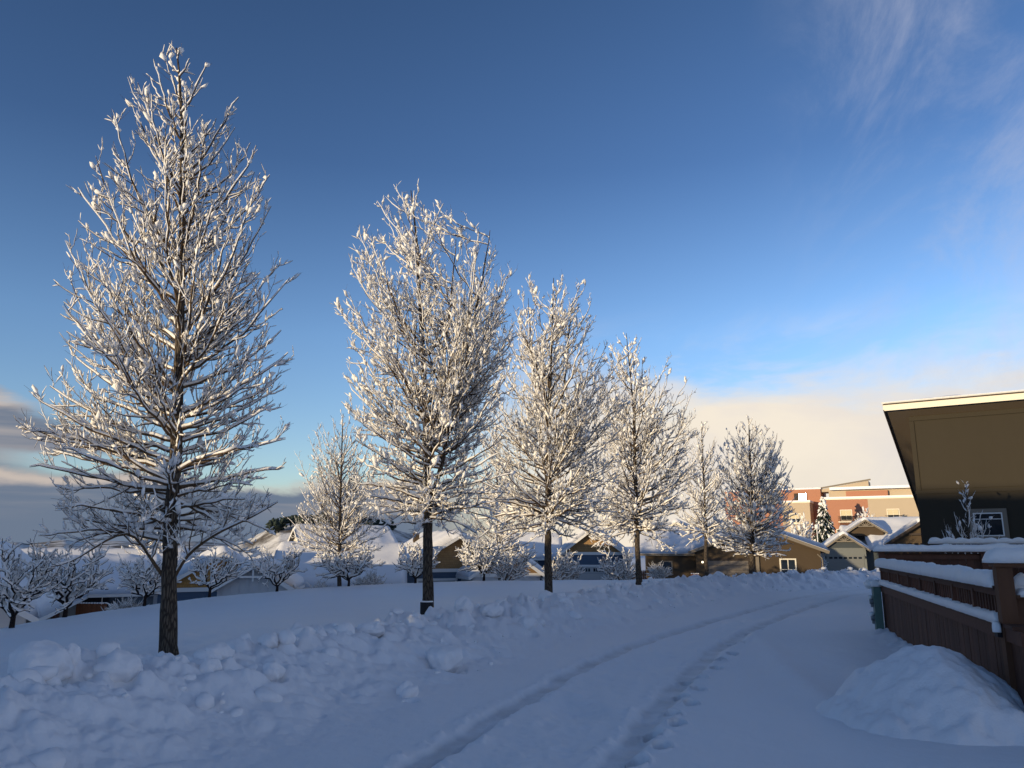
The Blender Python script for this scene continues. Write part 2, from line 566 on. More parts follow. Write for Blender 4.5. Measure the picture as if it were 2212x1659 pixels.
# crest of the snow field: azimuth (deg), range, height
CR_A = np.array([-60, -45, -32.4, -29.1, -24.7, -20.7, -16.3, -10.1, -3.5, 3.1, 8.1, 14, 20, 24, 30, 60.])
CR_R = np.array([20, 24, 27.8, 30.8, 33.5, 36.6, 39.3, 42.5, 42.9, 43.4, 43.2, 47, 52, 56, 60, 70.])
CR_Z = np.array([-.9, -.8, -.70, -.65, -.55, -.50, -.40, -.30, -.20, -.15, -.10, -.10, -.10, -.1, -.1, -.1])
DR_A = np.array([-60, -20, 0, 8, 13, 18, 22, 26, 60.])
DR_D = np.array([3.0, 2.8, 2.6, 2.3, 1.1, 0.8, 1.3, 1.5, 1.5])


def ground_z(x, y, detail=True):
    x = np.asarray(x, float)
    y = np.asarray(y, float)
    r = np.hypot(x, y) + 1e-6
    a = np.degrees(np.arctan2(x, y))
    front = sstep(y, -20, 0)
    rc, zc = np.interp(a, CR_A, CR_R), np.interp(a, CR_A, CR_Z)
    drop = np.interp(a, DR_A, DR_D)
    z = zc * sstep(r / rc, 0.25, 1.0)
    e = np.maximum(0, r - rc)
    z = z - drop * (1 - np.exp(-(e / 7.0) ** 1.6))
    z = z * front
    z = z + 0.05 * fbm(x * 0.22, y * 0.22, 3) * front
    w, arc = poly_dist(x, y, BANK)
    near = sstep(r, 75, 55)
    # road and right verge level
    road = sstep(w, 0.3, 2.6)
    zr = ROAD_Z + 0.03 * fbm(x * 0.35, y * 0.35, 3)
    z = z * (1 - road * near) + zr * road * near
    pk = np.zeros_like(x)
    if not detail:
        return z
    lump = sstep(w, -1.1, -0.2) * sstep(w, 3.0, 1.2) * near
    hgt = 0.45 * sstep(w, -0.9, -0.05) * sstep(w, 2.5, 0.05) * near
    bfar = 1.0 + 0.25 * sstep(r, 22, 40)
    z = z + hgt * bfar * (1 + 0.45 * fbm(arc * 0.8, w * 0.7 + 3, 3))
    bl = fbm(x * 1.5, y * 1.5, 4, 0.55, True)
    bl2 = fbm(x * 3.4 + 9, y * 3.4, 3, 0.5, True)
    crestm = 0.45 + 0.55 * sstep(w, 1.3, 0.3)
    z = z + lump * crestm * (0.15 * bl + 0.05 * bl2) * (1 + 0.25 * sstep(r, 10, 18))
    z = z + lump * 0.10 * np.clip(fbm(x * 2.6 + 40, y * 2.6, 2), 0, 1)
    # trampled patch on the near left of the field
    fld = sstep(w, -0.8, -1.8) * sstep(r, 24, 14)
    z = z + fld * 0.09 * fbm(x * 1.3 + 5, y * 1.3, 4) * sstep(x, -2.0, -5.0)
    # road: ruts
    d1, s1 = poly_dist(x, y, RUT1)
    d2, s2 = poly_dist(x, y, RUT2)
    rd = sstep(w, 1.8, 3.0) * near
    wob1 = 0.06 * fbm(s1 * 1.7, s1 * 0 + 1.5, 4, 0.6)
    wob2 = 0.06 * fbm(s2 * 1.7, s2 * 0 + 7.5, 4, 0.6)
    fade = sstep(r, 44, 26)
    for d, s, wb, hw, dep in ((d1, s1, wob1, 0.175, 0.048), (d2, s2, wob2, 0.175, 0.034)):
        q = np.abs(d + wb)
        prof = sstep(q, hw, hw * 0.5)
        rim = np.exp(-((q - hw * 1.35) / 0.07) ** 2) * (0.008 + 0.075 * np.clip(fbm(x * 5, y * 5, 3), 0, 1) * sstep(r, 26, 8))
        z = z + rd * fade * (-dep * prof + rim + prof * 0.012 * fbm(x * 9, y * 9, 2))
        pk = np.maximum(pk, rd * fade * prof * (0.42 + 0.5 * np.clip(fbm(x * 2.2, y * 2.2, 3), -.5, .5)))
    # double edge of the left rut near the viewer
    q = np.abs(d1 - 0.10 + wob1)
    z = z - rd * 0.03 * sstep(q, 0.05, 0.02) * sstep(r, 11, 8)
    # churned hump between the ruts
    mid = sstep(d1, 0.25, 0.5) * sstep(d2, -0.3, -0.5) * rd
    z = z + mid * (0.045 * fbm(x * 1.6 + 3, y * 1.1, 4, 0.55) + 0.02 * fbm(x * 5, y * 5, 3))
    hol = np.exp(-(((x - 0.75) * 0.8 + (y - 9.2) * 0.25) ** 2 / 0.045 + ((y - 9.3) * 0.8 - (x - .75) * .3) ** 2 / 0.22))
    z = z - 0.10 * hol
    z = z + 0.05 * np.exp(-((x - 1.12) ** 2 / 0.02 + (y - 9.35) ** 2 / 0.3))
    # blown ripples and a faint drift ridge to the right of the ruts
    rt = sstep(d2, 0.3, 1.2) * rd
    z = z + rt * 0.012 * fbm(x * 1.1, y * 0.5 + 3, 3)
    dr, _ = poly_dist(x, y, [(3.6, 9.3), (3.95, 11.5), (4.6, 14.5), (5.3, 18)])
    z = z + 0.045 * np.exp(-(dr / 0.22) ** 2) * sstep(y, 8, 10) * sstep(y, 19, 15)
    z = z - 0.03 * np.exp(-((dr - 0.55) / 0.35) ** 2) * sstep(y, 8, 10) * sstep(y, 19, 15)
    # footprints
    for fx, fy, sd in FEET:
        ux, uy = (0.38, 0.92) if fy < 12 else (0.50, 0.86)
        lx = (x - fx) * uy - (y - fy) * ux
        ly = (x - fx) * ux + (y - fy) * uy
        q = np.sqrt((lx / (0.082 + 0.012 * np.sign(ly))) ** 2 + (ly / 0.17) ** 2)
        z = z - 0.20 * sstep(q, 1.0, 0.80) + 0.018 * np.exp(-((q - 1.25) / 0.22) ** 2)
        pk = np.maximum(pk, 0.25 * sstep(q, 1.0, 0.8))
    # hollows under the big lumps of the bank
    for qx, qy, qd, qr in PITS:
        z = z - qd * np.exp(-(((x - qx) / qr) ** 2 + ((y - qy) / (qr * 1.6)) ** 2) ** 1.6)
    # fine undulation everywhere close by
    z = z + 0.006 * fbm(x * 3.3, y * 3.3, 3) * near
    # drift against the fence
    fdx, _ = poly_dist(x, y, [(5.0, 7.9), (7.93, 17.06)])
    z = z + 0.10 * np.exp(-(fdx / 0.35) ** 2) * (1 + fbm(x * 3, y * 3, 3)) * sstep(y, 11.0, 14.0) * sstep(y, 19, 17)
    return z, pk, w


def make_ground():
    ang = np.concatenate([np.linspace(-180, -60, 50)[:-1], np.linspace(-60, -38, 60)[:-1], np.linspace(-38, 38, 600)[:-1],
                          np.linspace(38, 60, 40)[:-1], np.linspace(60, 180, 50)[:-1]])
    rr = [1.2, 2.5, 4.0, 5.0]
    while rr[-1] < 6.4:
        rr.append(rr[-1] * 1.006)
    while rr[-1] < 14:
        rr.append(rr[-1] * 1.0036)
    while rr[-1] < 46:
        rr.append(rr[-1] * 1.0095)
    while rr[-1] < 6500:
        rr.append(rr[-1] * 1.08)
    rr = np.array(rr)
    A, RR = np.meshgrid(np.radians(ang), rr)
    X, Y = RR * np.sin(A), RR * np.cos(A)
    Z, PK, W = ground_z(X, Y)
    nr, na = X.shape
    V = np.stack([X, Y, Z], -1).reshape(-1, 3)
    V = np.vstack([V, [[0, 0, ROAD_Z]]])
    i = np.arange(nr - 1)[:, None]
    j = np.arange(na)[None, :]
    jn = (j + 1) % na
    q = np.stack([i * na + j, i * na + jn, (i + 1) * na + jn, (i + 1) * na + j], -1).reshape(-1, 4)
    q = q[:, ::-1]
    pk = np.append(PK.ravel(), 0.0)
    wc = W.ravel()[q].mean(1)
    rc_ = np.hypot(V[q][:, :, 0], V[q][:, :, 1]).mean(1)
    d2, _ = poly_dist(V[q[:, 0], 0], V[q[:, 0], 1], RUT2)
    bank = (wc > -1.05) & (wc < 2.35) & (rc_ < 60)
    road = (wc >= 2.35) & (rc_ < 60) & (d2 < 1.9)
    tri = np.stack([np.full(na, nr * na), np.arange(na), (np.arange(na) + 1) % na], -1)[:, ::-1]
    for name, msk in (('ground', ~(bank | road)), ('snow_bank', bank), ('road', road)):
        fs = q[msk]
        used = np.unique(fs)
        remap = np.full(len(V), -1)
        if name == 'ground':
            used = np.unique(np.concatenate([used, tri.ravel()]))
        remap[used] = np.arange(len(used))
        flatf = remap[fs].ravel()
        sizes = np.full(len(fs), 4)
        if name == 'ground':
            flatf = np.concatenate([flatf, remap[tri].ravel()])
            sizes = np.concatenate([sizes, np.full(len(tri), 3)])
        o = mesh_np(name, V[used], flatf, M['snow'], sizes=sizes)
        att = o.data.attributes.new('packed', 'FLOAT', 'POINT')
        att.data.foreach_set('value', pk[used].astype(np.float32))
        o['kind'] = 'structure'


make_ground()


def gz(x, y):
    return float(ground_z(np.array([x]), np.array([y]))[0][0])


# ------------------------------------------------------------------ lumps of ploughed snow
def ico(sub):
    import bmesh
    bm = bmesh.new()
    bmesh.ops.create_icosphere(bm, subdivisions=sub, radius=1.0)
    V = np.array([v.co[:] for v in bm.verts])
    Fc = np.array([[v.index for v in f.verts] for f in bm.faces])
    bm.free()
    return V, Fc


def rock(V, seed, amp=0.33):
    rs = np.random.RandomState(seed)
    o = rs.rand(3) * 50
    n = fbm(V[:, 0] * 1.1 + o[0] + V[:, 2] * .7, V[:, 1] * 1.1 + o[1] - V[:, 2] * .5, 3)
    n2 = fbm(V[:, 0] * 3.0 + o[1], V[:, 2] * 3.0 + V[:, 1] * 2 + o[2], 3)
    rad = 1 + amp * n + amp * 0.35 * n2
    # a few flattened facets
    P = V * rad[:, None]
    for _ in range(2):
        d = rs.randn(3)
        d /= np.linalg.norm(d)
        k = P @ d
        lim = 0.74
        P = P - np.where(k > lim, (k - lim) * 0.6, 0)[:, None] * d
    return P


def rotmats(rs, n, tilt=0.6):
    a = rs.rand(n) * 2 * np.pi
    b = (rs.rand(n) - 0.5) * 2 * tilt
    c = (rs.rand(n) - 0.5) * 2 * tilt
    ca, sa, cb, sb, cc, sc = np.cos(a), np.sin(a), np.cos(b), np.sin(b), np.cos(c), np.sin(c)
    Rz = np.zeros((n, 3, 3))
    Rz[:, 0, 0], Rz[:, 0, 1], Rz[:, 1, 0], Rz[:, 1, 1], Rz[:, 2, 2] = ca, -sa, sa, ca, 1
    Rx = np.zeros((n, 3, 3))
    Rx[:, 0, 0], Rx[:, 1, 1], Rx[:, 1, 2], Rx[:, 2, 1], Rx[:, 2, 2] = 1, cb, -sb, sb, cb
    Ry = np.zeros((n, 3, 3))
    Ry[:, 1, 1], Ry[:, 0, 0], Ry[:, 0, 2], Ry[:, 2, 0], Ry[:, 2, 2] = 1, cc, sc, -sc, cc
    return Rz @ Rx @ Ry


def bank_chunks():
    rs = np.random.RandomState(3)
    V0, F0 = ico(2)
    n = 560
    B = np.array(BANK)
    seg = np.hypot(*(B[1:] - B[:-1]).T)
    S = np.concatenate([[0], np.cumsum(seg)])
    s = 3.5 + (S[-1] - 24) * rs.rand(n) ** 1.25
    bx, by = np.interp(s, S, B[:, 0]), np.interp(s, S, B[:, 1])
    ex, ey = np.interp(s + .1, S, B[:, 0]) - bx, np.interp(s + .1, S, B[:, 1]) - by
    L = np.hypot(ex, ey)
    nx, ny = ey / L, -ex / L
    w = np.where(rs.rand(n) < 0.55, rs.normal(0.0, 0.28, n), 0.1 + 2.4 * rs.rand(n) ** 1.6)
    x, y = bx + nx * w, by + ny * w
    size = 0.03 + 0.125 * rs.rand(n) ** 2.8
    size = np.where(w > 1.6, size * 0.55, size)
    size *= np.where(w < .5, 1.15, 1)
    z = ground_z(x, y)[0] + size * (-0.25 + 0.45 * rs.rand(n))
    Rm = rotmats(rs, n)
    sc = np.stack([size * (0.8 + .8 * rs.rand(n)), size * (0.8 + .4 * rs.rand(n)), size * (.65 + .4 * rs.rand(n))], -1)
    variants = [rock(V0, k + 5) for k in range(8)]
    Vs, Fs = [], []
    for k in range(n):
        P = (variants[k % 8] * sc[k]) @ Rm[k].T + np.array([x[k], y[k], z[k]])
        Vs.append(P)
        Fs.append(F0 + k * len(V0))
    o = mesh_np('snow_rubble', np.vstack(Vs), np.vstack(Fs), M['snow_soft'])
    tag(o, 'small lumps of ploughed snow strewn along the snow bank beside the road', 'snow lumps', kind='stuff')


bank_chunks()

BIG = [  # px, py, z guess, half sizes x y z, label
    (78, 1500, .28, .30, .26, .21, 'biggest snow boulder in the near left of the bank, dark hollow under its edge'),
    (142, 1520, .16, .09, .10, .14, 'small upright snow lump touching the biggest boulder of the bank'),
    (246, 1515, .15, .24, .20, .17, 'rounded snow boulder with a hollow face, second from the left in the bank'),
    (212, 1455, .36, .13, .12, .10, 'pointed snow lump on the bank top left of the nearest tree'),
    (470, 1418, .38, .20, .16, .12, 'blocky snow chunk on the bank top just right of the nearest tree trunk'),
    (452, 1462, .25, .12, .12, .12, 'round snow ball just below the blocky chunk right of the nearest tree'),
    (580, 1408, .32, .24, .14, .11, 'long snow slab on the bank crest between the two nearest trees'),
    (588, 1475, .12, .13, .12, .12, 'snow lump with a dark pit below it, middle of the bank face'),
    (800, 1375, .30, .22, .16, .11, 'wide snow chunk on the bank crest left of the second tree'),
    (958, 1412, .10, .27, .24, .21, 'big square snow boulder with a twig-like crack below the second tree'),
    (880, 1485, -.05, .13, .12, .11, 'small hollow snow ball at the foot of the bank below the second tree'),
    (1003, 1325, .34, .19, .19, .22, 'upright snow block on the bank crest just right of the second tree'),
    (1063, 1318, .38, .34, .2, .14, 'long snow slab on the bank crest between the second and third trees'),
    (1140, 1338, .22, .2, .2, .16, 'round snow boulder on the bank face left of the third tree'),
]
VB, FB = ico(4)
for k, (px, py, zz, sx, sy, sz, lab) in enumerate(BIG):
    p = on_z(px, py, zz)
    zg = gz(p.x, p.y)
    P = rock(VB, 40 + k, 0.30) * np.array([sx, sy, sz])
    n = fbm(P[:, 0] * 14 + k, P[:, 1] * 14 + P[:, 2] * 9, 3)
    P = P * (1 + 0.10 * n)[:, None]
    a = k * 1.3
    c_, s_ = math.cos(a * .3 - .4), math.sin(a * .3 - .4)
    P = P @ np.array([[c_, s_, 0], [-s_, c_, 0], [0, 0, 1]])
    o = mesh_np('snow_chunk', P, FB, M['snow_soft'], loc=(p.x, p.y, zg + sz * 0.35))
    tag(o, lab, 'snow chunk', 'large snow chunks on the ploughed bank')


def snow_pile():
    nx, ny = 130, 140
    cx, cy = 4.52, 8.75
    u = np.linspace(-1.75, 1.75, nx)
    v = np.linspace(-1.75, 2.1, ny)
    U, Vv = np.meshgrid(u, v)
    X, Y = cx + U, cy + Vv
    e = np.sqrt((U / (1.02 + 0.08 * Vv)) ** 2 + ((Vv - 0.05) / 1.20) ** 2)
    e = e * (1 + 0.20 * fbm(X * 1.3, Y * 1.3, 4))
    h = 0.68 * np.clip(1 - e ** 1.9, -0.3, 1)
    pk = np.exp(-((X - 4.58) ** 2 / 0.22 + (Y - 8.9) ** 2 / 0.35))
    h = h * 0.90 + 0.11 * pk
    edge = sstep(e, 1.12, 0.85)
    z = h + edge * (0.085 * fbm(X * 1.7 + 2, Y * 1.7, 5, 0.55) + 0.02 * fbm(X * 7, Y * 7, 3) + 0.03 * fbm(X * 3.5, Y * 3.5, 3, 0.5, True))
    # little crumbly edge on the near side
    z = z + edge * 0.03 * np.clip(fbm(X * 4 + 3, Y * 4, 3), 0, 1) * sstep(Vv, 0, -1)
    Z = ground_z(X, Y)[0] * 0 + (-0.13) + np.where(e > 1.0, -0.12 * sstep(e, 1.0, 1.2), 0) + z
    V = np.stack([X, Y, Z], -1).reshape(-1, 3)
    i, j = np.meshgrid(np.arange(ny - 1), np.arange(nx - 1), indexing='ij')
    q = np.stack([i * nx + j, i * nx + j + 1, (i + 1) * nx + j + 1, (i + 1) * nx + j], -1).reshape(-1, 4)
    o = mesh_np('snow_pile', V, q, M['snow_soft'])
    tag(o, 'smooth shovelled heap of snow leaning against the brown fence', 'snow pile')


snow_pile()

# ------------------------------------------------------------------ trees
def tube_batch(P, Rd, sides):
    """P (n,k,3), Rd (n,k) -> V, quads"""
    n, k, _ = P.shape
    T = np.empty_like(P)
    T[:, 1:-1] = P[:, 2:] - P[:, :-2]
    T[:, 0] = P[:, 1] - P[:, 0]
    T[:, -1] = P[:, -1] - P[:, -2]
    T /= np.linalg.norm(T, axis=2, keepdims=True) + 1e-9
    ref = np.zeros((n, 1, 3))
    m = np.abs(T[:, :, 2]).mean(1) > 0.8
    ref[m, 0, 0] = 1
    ref[~m, 0, 2] = 1
    S = np.cross(T, np.broadcast_to(ref, T.shape))
    S /= np.linalg.norm(S, axis=2, keepdims=True) + 1e-9
    U = np.cross(S, T)
    th = np.arange(sides) * 2 * np.pi / sides
    V = P[:, :, None, :] + Rd[:, :, None, None] * (S[:, :, None, :] * np.cos(th)[None, None, :, None] + U[:, :, None, :] * np.sin(th)[None, None, :, None])
    V = V.reshape(-1, 3)
    b = (np.arange(n) * k * sides)[:, None, None]
    i = (np.arange(k - 1) * sides)[None, :, None]
    s = np.arange(sides)[None, None, :]
    s2 = (s + 1) % sides
    q = np.stack([b + i + s, b + i + s2, b + i + sides + s2, b + i + sides + s], -1).reshape(-1, 4)
    return V, q


class Geo:
    def __init__(self):
        self.V, self.Q, self.n = [], [], 0

    def add(self, V, q):
        if q.shape[1] == 3:
            q = np.concatenate([q, q[:, 2:3]], 1)
        self.V.append(V)
        self.Q.append(q + self.n)
        self.n += len(V)

    def build(self, name, mat, parent=None, loc=None):
        V = np.vstack(self.V)
        Q = np.vstack(self.Q)
        tri = Q[:, 2] == Q[:, 3]
        flatf = np.concatenate([Q[~tri].ravel(), Q[tri][:, :3].ravel()])
        sizes = np.concatenate([np.full((~tri).sum(), 4), np.full(tri.sum(), 3)])
        return mesh_np(name, V, flatf, mat, parent, loc=loc, sizes=sizes)


ICO1, ICOF = ico(1)


def unit(v):
    return v / (np.linalg.norm(v, axis=-1, keepdims=True) + 1e-9)


def noise_path(rs, n, k, amp):
    """smooth random sideways drift"""
    st = rs.randn(n, k, 3)
    st[:, 0] = 0
    c = np.cumsum(st, 1)
    c = c - np.linspace(0, 1, k)[None, :, None] * c[:, -1:] * 0.6
    return c * np.asarray(amp).reshape(-1, 1, 1) / math.sqrt(k)


def grow(rs, S, t, tang_mix, ang, lens, k, up, wander=0.05):
    """children starting at point S along unit tangent t"""
    n = len(S)
    rnd = unit(rs.randn(n, 3) + np.array([0, 0, 0.35]))
    perp = unit(rnd - (rnd * t).sum(1, keepdims=True) * t)
    d = unit(t * np.cos(ang)[:, None] + perp * np.sin(ang)[:, None])
    tt = np.linspace(0, 1, k)[None, :, None]
    P = S[:, None, :] + d[:, None, :] * lens[:, None, None] * tt
    P[:, :, 2] += up * lens[:, None] * tt[:, :, 0] ** 2
    P += noise_path(rs, n, k, lens * wander)
    return P


def sample(P, ti):
    n, k, _ = P.shape
    f = ti * (k - 1)
    i0 = np.clip(np.floor(f).astype(int), 0, k - 2)
    w = (f - i0)[:, None]
    r = np.arange(n)
    S = P[r, i0] * (1 - w) + P[r, i0 + 1] * w
    T = unit(P[r, i0 + 1] - P[r, i0])
    return S, T


def snow_on(rs, geo, P, Rd, th, sides=5, cover=0.8, lumpy=0.5, fine=True):
    """pillow of snow along the upper side of each limb"""
    n, k, _ = P.shape
    m = k if (k >= 8 or not fine) else (k - 1) * 2 + 1
    if m != k:
        f = np.linspace(0, k - 1, m)
        i0 = np.clip(np.floor(f).astype(int), 0, k - 2)
        w = f - i0
        P = P[:, i0] * (1 - w)[None, :, None] + P[:, i0 + 1] * w[None, :, None]
        Rd = Rd[:, i0] * (1 - w) + Rd[:, i0 + 1] * w
    T = unit(np.diff(P, axis=1, append=2 * P[:, -1:] - P[:, -2:-1]))
    hz = np.sqrt(np.clip(1 - T[:, :, 2] ** 2, 0, 1))
    nz = rs.rand(n, m)
    nz = 0.5 * nz + 0.25 * np.roll(nz, 1, 1) + 0.25 * np.roll(nz, -1, 1)
    gate = np.clip((nz - (1 - cover) * 0.62) * 6, 0, 1)
    t = th * (0.12 + 0.88 * hz ** 1.3) * gate * (1 - lumpy + lumpy * 2 * nz)
    rad = t * 0.5 + Rd * 0.6 * (gate > 0.05) * (0.5 + 0.5 * gate) * (0.55 + 0.45 * hz)
    rad[:, -1] *= 0.35
    rad = np.where(gate > 0.04, rad, 0.0006)
    C = P.copy()
    C[:, :, 2] += Rd * 0.85 * hz + t * 0.48
    # snow rests on the weather side of steep limbs
    steep = np.clip(1 - hz, 0, 1)
    C[:, :, 0] -= steep * (Rd * 0.7 + t * 0.25)
    C[:, :, 1] -= steep * (Rd * 0.7 + t * 0.25)
    geo.add(*tube_batch(C, rad, sides))


def blobs(rs, geo, C, T, size, elong=1.7):
    n = len(C)
    if n == 0:
        return
    rnd = unit(rs.randn(n, 3))
    s = unit(np.cross(T, rnd))
    u = np.cross(s, T)
    a = size * elong * (0.7 + 0.6 * rs.rand(n))
    b = size * (0.7 + 0.5 * rs.rand(n))
    c = size * (0.6 + 0.5 * rs.rand(n))
    jit = 1 + 0.34 * rs.randn(n, len(ICO1))
    L = ICO1[None] * jit[:, :, None]
    V = C[:, None] + L[:, :, 0:1] * T[:, None] * a[:, None, None] + L[:, :, 1:2] * s[:, None] * b[:, None, None] + L[:, :, 2:3] * u[:, None] * c[:, None, None]
    q = ICOF[None] + (np.arange(n) * len(ICO1))[:, None, None]
    geo.add(V.reshape(-1, 3), q.reshape(-1, 3))


def tall_tree(spec, seed, label, group, nprim=70, sec=4.2, ter=5.0, snow_th=0.045, blob=1.0, bsize=0.032, trunk_r=0.125,
              leaders=(), first=0.16, trunk_mat='bark', twig=0.0045, lowdroop=True, name='poplar_tree', rise=None, extra=(), wide=1.0):
    """a tall bare tree whose crown outline is given by (y, xl, xr) photo rows at distance Y"""
    rs = np.random.RandomState(seed)
    Y = spec['Y']
    base = at(*spec['base'], Y)
    base.z = spec.get('bz', gz(base.x, base.y)) - 0.12
    top = at(*spec['top'], Y)
    H = top.z - base.z
    rows = sorted([(at(xl, y, Y), at(xr, y, Y)) for y, xl, xr in spec['rows']], key=lambda r: r[0].z)
    tl = spec.get('trunk', [])
    tp = [(base.z, base.x)] + [(at(x, y, Y).z, at(x, y, Y).x) for x, y in tl] + [(top.z, top.x)]
    tp.sort()
    tz, tx = np.array([p[0] for p in tp]), np.array([p[1] for p in tp])

    def axis(z):
        return np.interp(z, tz, tx)
    rz = np.array([a.z for a, b in rows] + [top.z])
    rl = np.array([max(.05, axis(a.z) - a.x) for a, b in rows] + [0.05])
    rr = np.array([max(.05, b.x - axis(b.z)) for a, b in rows] + [0.05])
    root = empty(name, (base.x, base.y, base.z))
    tag(root, label, 'tree', group)
    off = np.array([base.x, base.y, base.z])
    wood, twigs, snow = Geo(), Geo(), Geo()
    # trunk
    k = 40
    hz_ = np.linspace(0, 1, k)
    z = base.z + H * hz_ * 0.985
    wob = np.cumsum(rs.randn(k, 2), 0) * 0.012 * H / 10
    wob -= wob[0]
    trunk = np.stack([axis(z) + wob[:, 0] * (1 - hz_), base.y + wob[:, 1], z], -1)
    trad = trunk_r * (1 - hz_) ** 0.92 + 0.012
    trad *= 1 + 0.35 * np.exp(-hz_ * H / 0.28) + 0.03 * rs.randn(k)
    V, q = tube_batch(trunk[None], trad[None], 16)
    fl = 1 + 0.05 * fbm(V[:, 0] * 9 + V[:, 1] * 9, V[:, 2] * 1.5, 3)
    cxy = np.repeat(trunk[:, :2], 16, 0)
    V[:, :2] = cxy + (V[:, :2] - cxy) * fl[:, None]
    wood.add(V, q)
    trunks = [(trunk, trad)]
    for (x0, y0, x1, y1, rad) in leaders:
        a, b = at(x0, y0, Y), at(x1, y1, Y)
        kk = 22
        t = np.linspace(0, 1, kk)
        dyo = rs.uniform(-.5, .5)
        bend = np.sin(t * math.pi) * 0.10 * (b.x - a.x)
        ld = np.stack([a.x + (b.x - a.x) * t + bend + np.cumsum(rs.randn(kk)) * .012, base.y + dyo * t, a.z + (b.z - a.z) * t], -1)
        lr = rad * (1 - t) ** 0.8 + 0.008
        wood.add(*tube_batch(ld[None], lr[None], 9))
        trunks.append((ld, lr))
    # primaries: tips spread over the crown outline
    n = nprim
    zlo = rz[0]
    fz = (np.arange(n) + rs.rand(n)) / n
    z1 = zlo + (top.z - zlo) * fz ** 1.12 * 0.99
    azm = (np.arange(n) * 2.39996 + rs.randn(n) * 0.35) % (2 * np.pi)
    cx_ = np.cos(azm)
    RL, RR_ = np.interp(z1, rz, rl), np.interp(z1, rz, rr)
    Rout = np.where(cx_ < 0, RL, RR_) * np.abs(cx_) ** 1 + 0.5 * (RL + RR_) * (1 - np.abs(cx_))
    # aim more tips where they show on the outline
    scale = np.where(rs.rand(n) < 0.72, rs.uniform(0.90, 1.10, n), rs.uniform(0.45, 0.88, n)) * wide
    Rr = Rout * scale
    rel = (z1 - base.z) / H
    rs_ = np.interp(rel, [0.15, 0.3, 0.45, 0.7, 1.0], [0.02, 0.22, 0.62, 1.25, 2.0] if rise is None else rise)
    z0 = z1 - Rr * rs_ * rs.uniform(0.8, 1.15, n)
    zf = base.z + H * first
    z0 = np.maximum(z0, zf + rs.rand(n) * H * 0.07)
    z0 = np.minimum(z0, top.z - 0.03 * H)
    ti = rs.randint(0, len(trunks), n) if len(trunks) > 1 else np.zeros(n, int)
    k = 14
    t = np.linspace(0, 1, k)
    S0 = np.empty((n, 3))
    R0 = np.empty(n)
    for i in range(n):
        tr, rd = trunks[ti[i]]
        if z0[i] < tr[0, 2] + .1 or z0[i] > tr[-1, 2] - .1:
            tr, rd = trunks[0]
        S0[i] = [np.interp(z0[i], tr[:, 2], tr[:, c]) for c in range(3)]
        R0[i] = np.interp(z0[i], tr[:, 2], rd)
    ax_top = np.stack([axis(z1), np.full(n, base.y), z1], -1)
    tip = ax_top + np.stack([np.cos(azm) * Rr, np.sin(azm) * Rr * 0.95, np.zeros(n)], -1)
    lowm = rel < 0.34
    ctrl = S0 + (tip - S0) * np.array([0.58, 0.58, 0.0]) + np.stack([0 * z0, 0 * z0, (tip[:, 2] - S0[:, 2]) * np.where(lowm, 0.45, 0.30) + np.where(lowm, Rr * rs.uniform(-.02, .16, n), 0)], -1)
    P = (1 - t)[None, :, None] ** 2 * S0[:, None] + 2 * (t * (1 - t))[None, :, None] * ctrl[:, None] + (t ** 2)[None, :, None] * tip[:, None]
    L = np.linalg.norm(np.diff(P, axis=1), axis=2).sum(1)
    P += noise_path(rs, n, k, L * 0.035)
    for e in extra:            # hand-placed limbs, photo polylines with depth offset
        pts = np.array([list(at(x, y, Y + dd)) for x, y, dd in e])
        f = np.linspace(0, len(pts) - 1, k)
        i0 = np.clip(np.floor(f).astype(int), 0, len(pts) - 2)
        w = (f - i0)[:, None]
        e_ = pts[i0] * (1 - w) + pts[i0 + 1] * w
        for _ in range(2):
            e_[1:-1] = 0.25 * e_[:-2] + .5 * e_[1:-1] + .25 * e_[2:]
        P = np.concatenate([P, e_[None]])
        L = np.append(L, np.linalg.norm(np.diff(e_, axis=0), axis=1).sum())
        R0 = np.append(R0, trunk_r * 0.8)
    n = len(P)
    rbase = np.minimum(R0 * 0.5, 0.008 + 0.0070 * L)
    rp = rbase[:, None] * (1 - t)[None, :] ** 0.85 + twig
    twigs.add(*tube_batch(P, rp, 6))
    snow_on(rs, snow, P, rp, snow_th * 0.72, 5, 0.72)
    # secondaries
    ns = np.maximum(2, (L * sec).astype(int))
    idx = np.repeat(np.arange(n), ns)
    tt = rs.uniform(0.14, 0.98, len(idx))
    S, T = sample(P[idx], tt)
    ls = (0.06 + 0.34 * (1 - tt)) * L[idx] * rs.uniform(0.5, 1.2, len(idx)) + 0.10
    ls = np.minimum(ls, 1.7) * np.interp((S[:, 2] - base.z) / H, [0.4, 0.8, 1.0], [1.05, 0.8, 0.55])
    ang = rs.uniform(0.4, 1.0, len(idx))
    P2 = grow(rs, S, T, 0, ang, ls, 6, 0.28, 0.07)
    r2 = np.minimum(0.5 * rbase[idx] * (1 - tt) ** .8, 0.0095)[:, None] * np.linspace(1, 0, 6)[None] + twig * 0.75
    twigs.add(*tube_batch(P2, r2, 4 if Y < 15 else 3))
    snow_on(rs, snow, P2, r2, snow_th * 0.38, 4 if Y < 15 else 3, 0.60 if Y < 15 else 0.68, fine=Y < 15)
    # short shoots and tips
    n3 = np.maximum(1, (ls * ter + rs.rand(len(ls))).astype(int))
    id3 = np.repeat(np.arange(len(P2)), n3)
    t3 = rs.uniform(0.2, 1.0, len(id3))
    S, T = sample(P2[id3], t3)
    l3 = rs.uniform(0.07, 0.28, len(id3)) * (1.1 - 0.35 * t3)
    k3 = 3 if Y < 15 else 2
    P3 = grow(rs, S, T, 0, rs.uniform(0.3, 1.15, len(id3)), l3, k3, 0.25, 0.06 if k3 > 2 else 0.0)
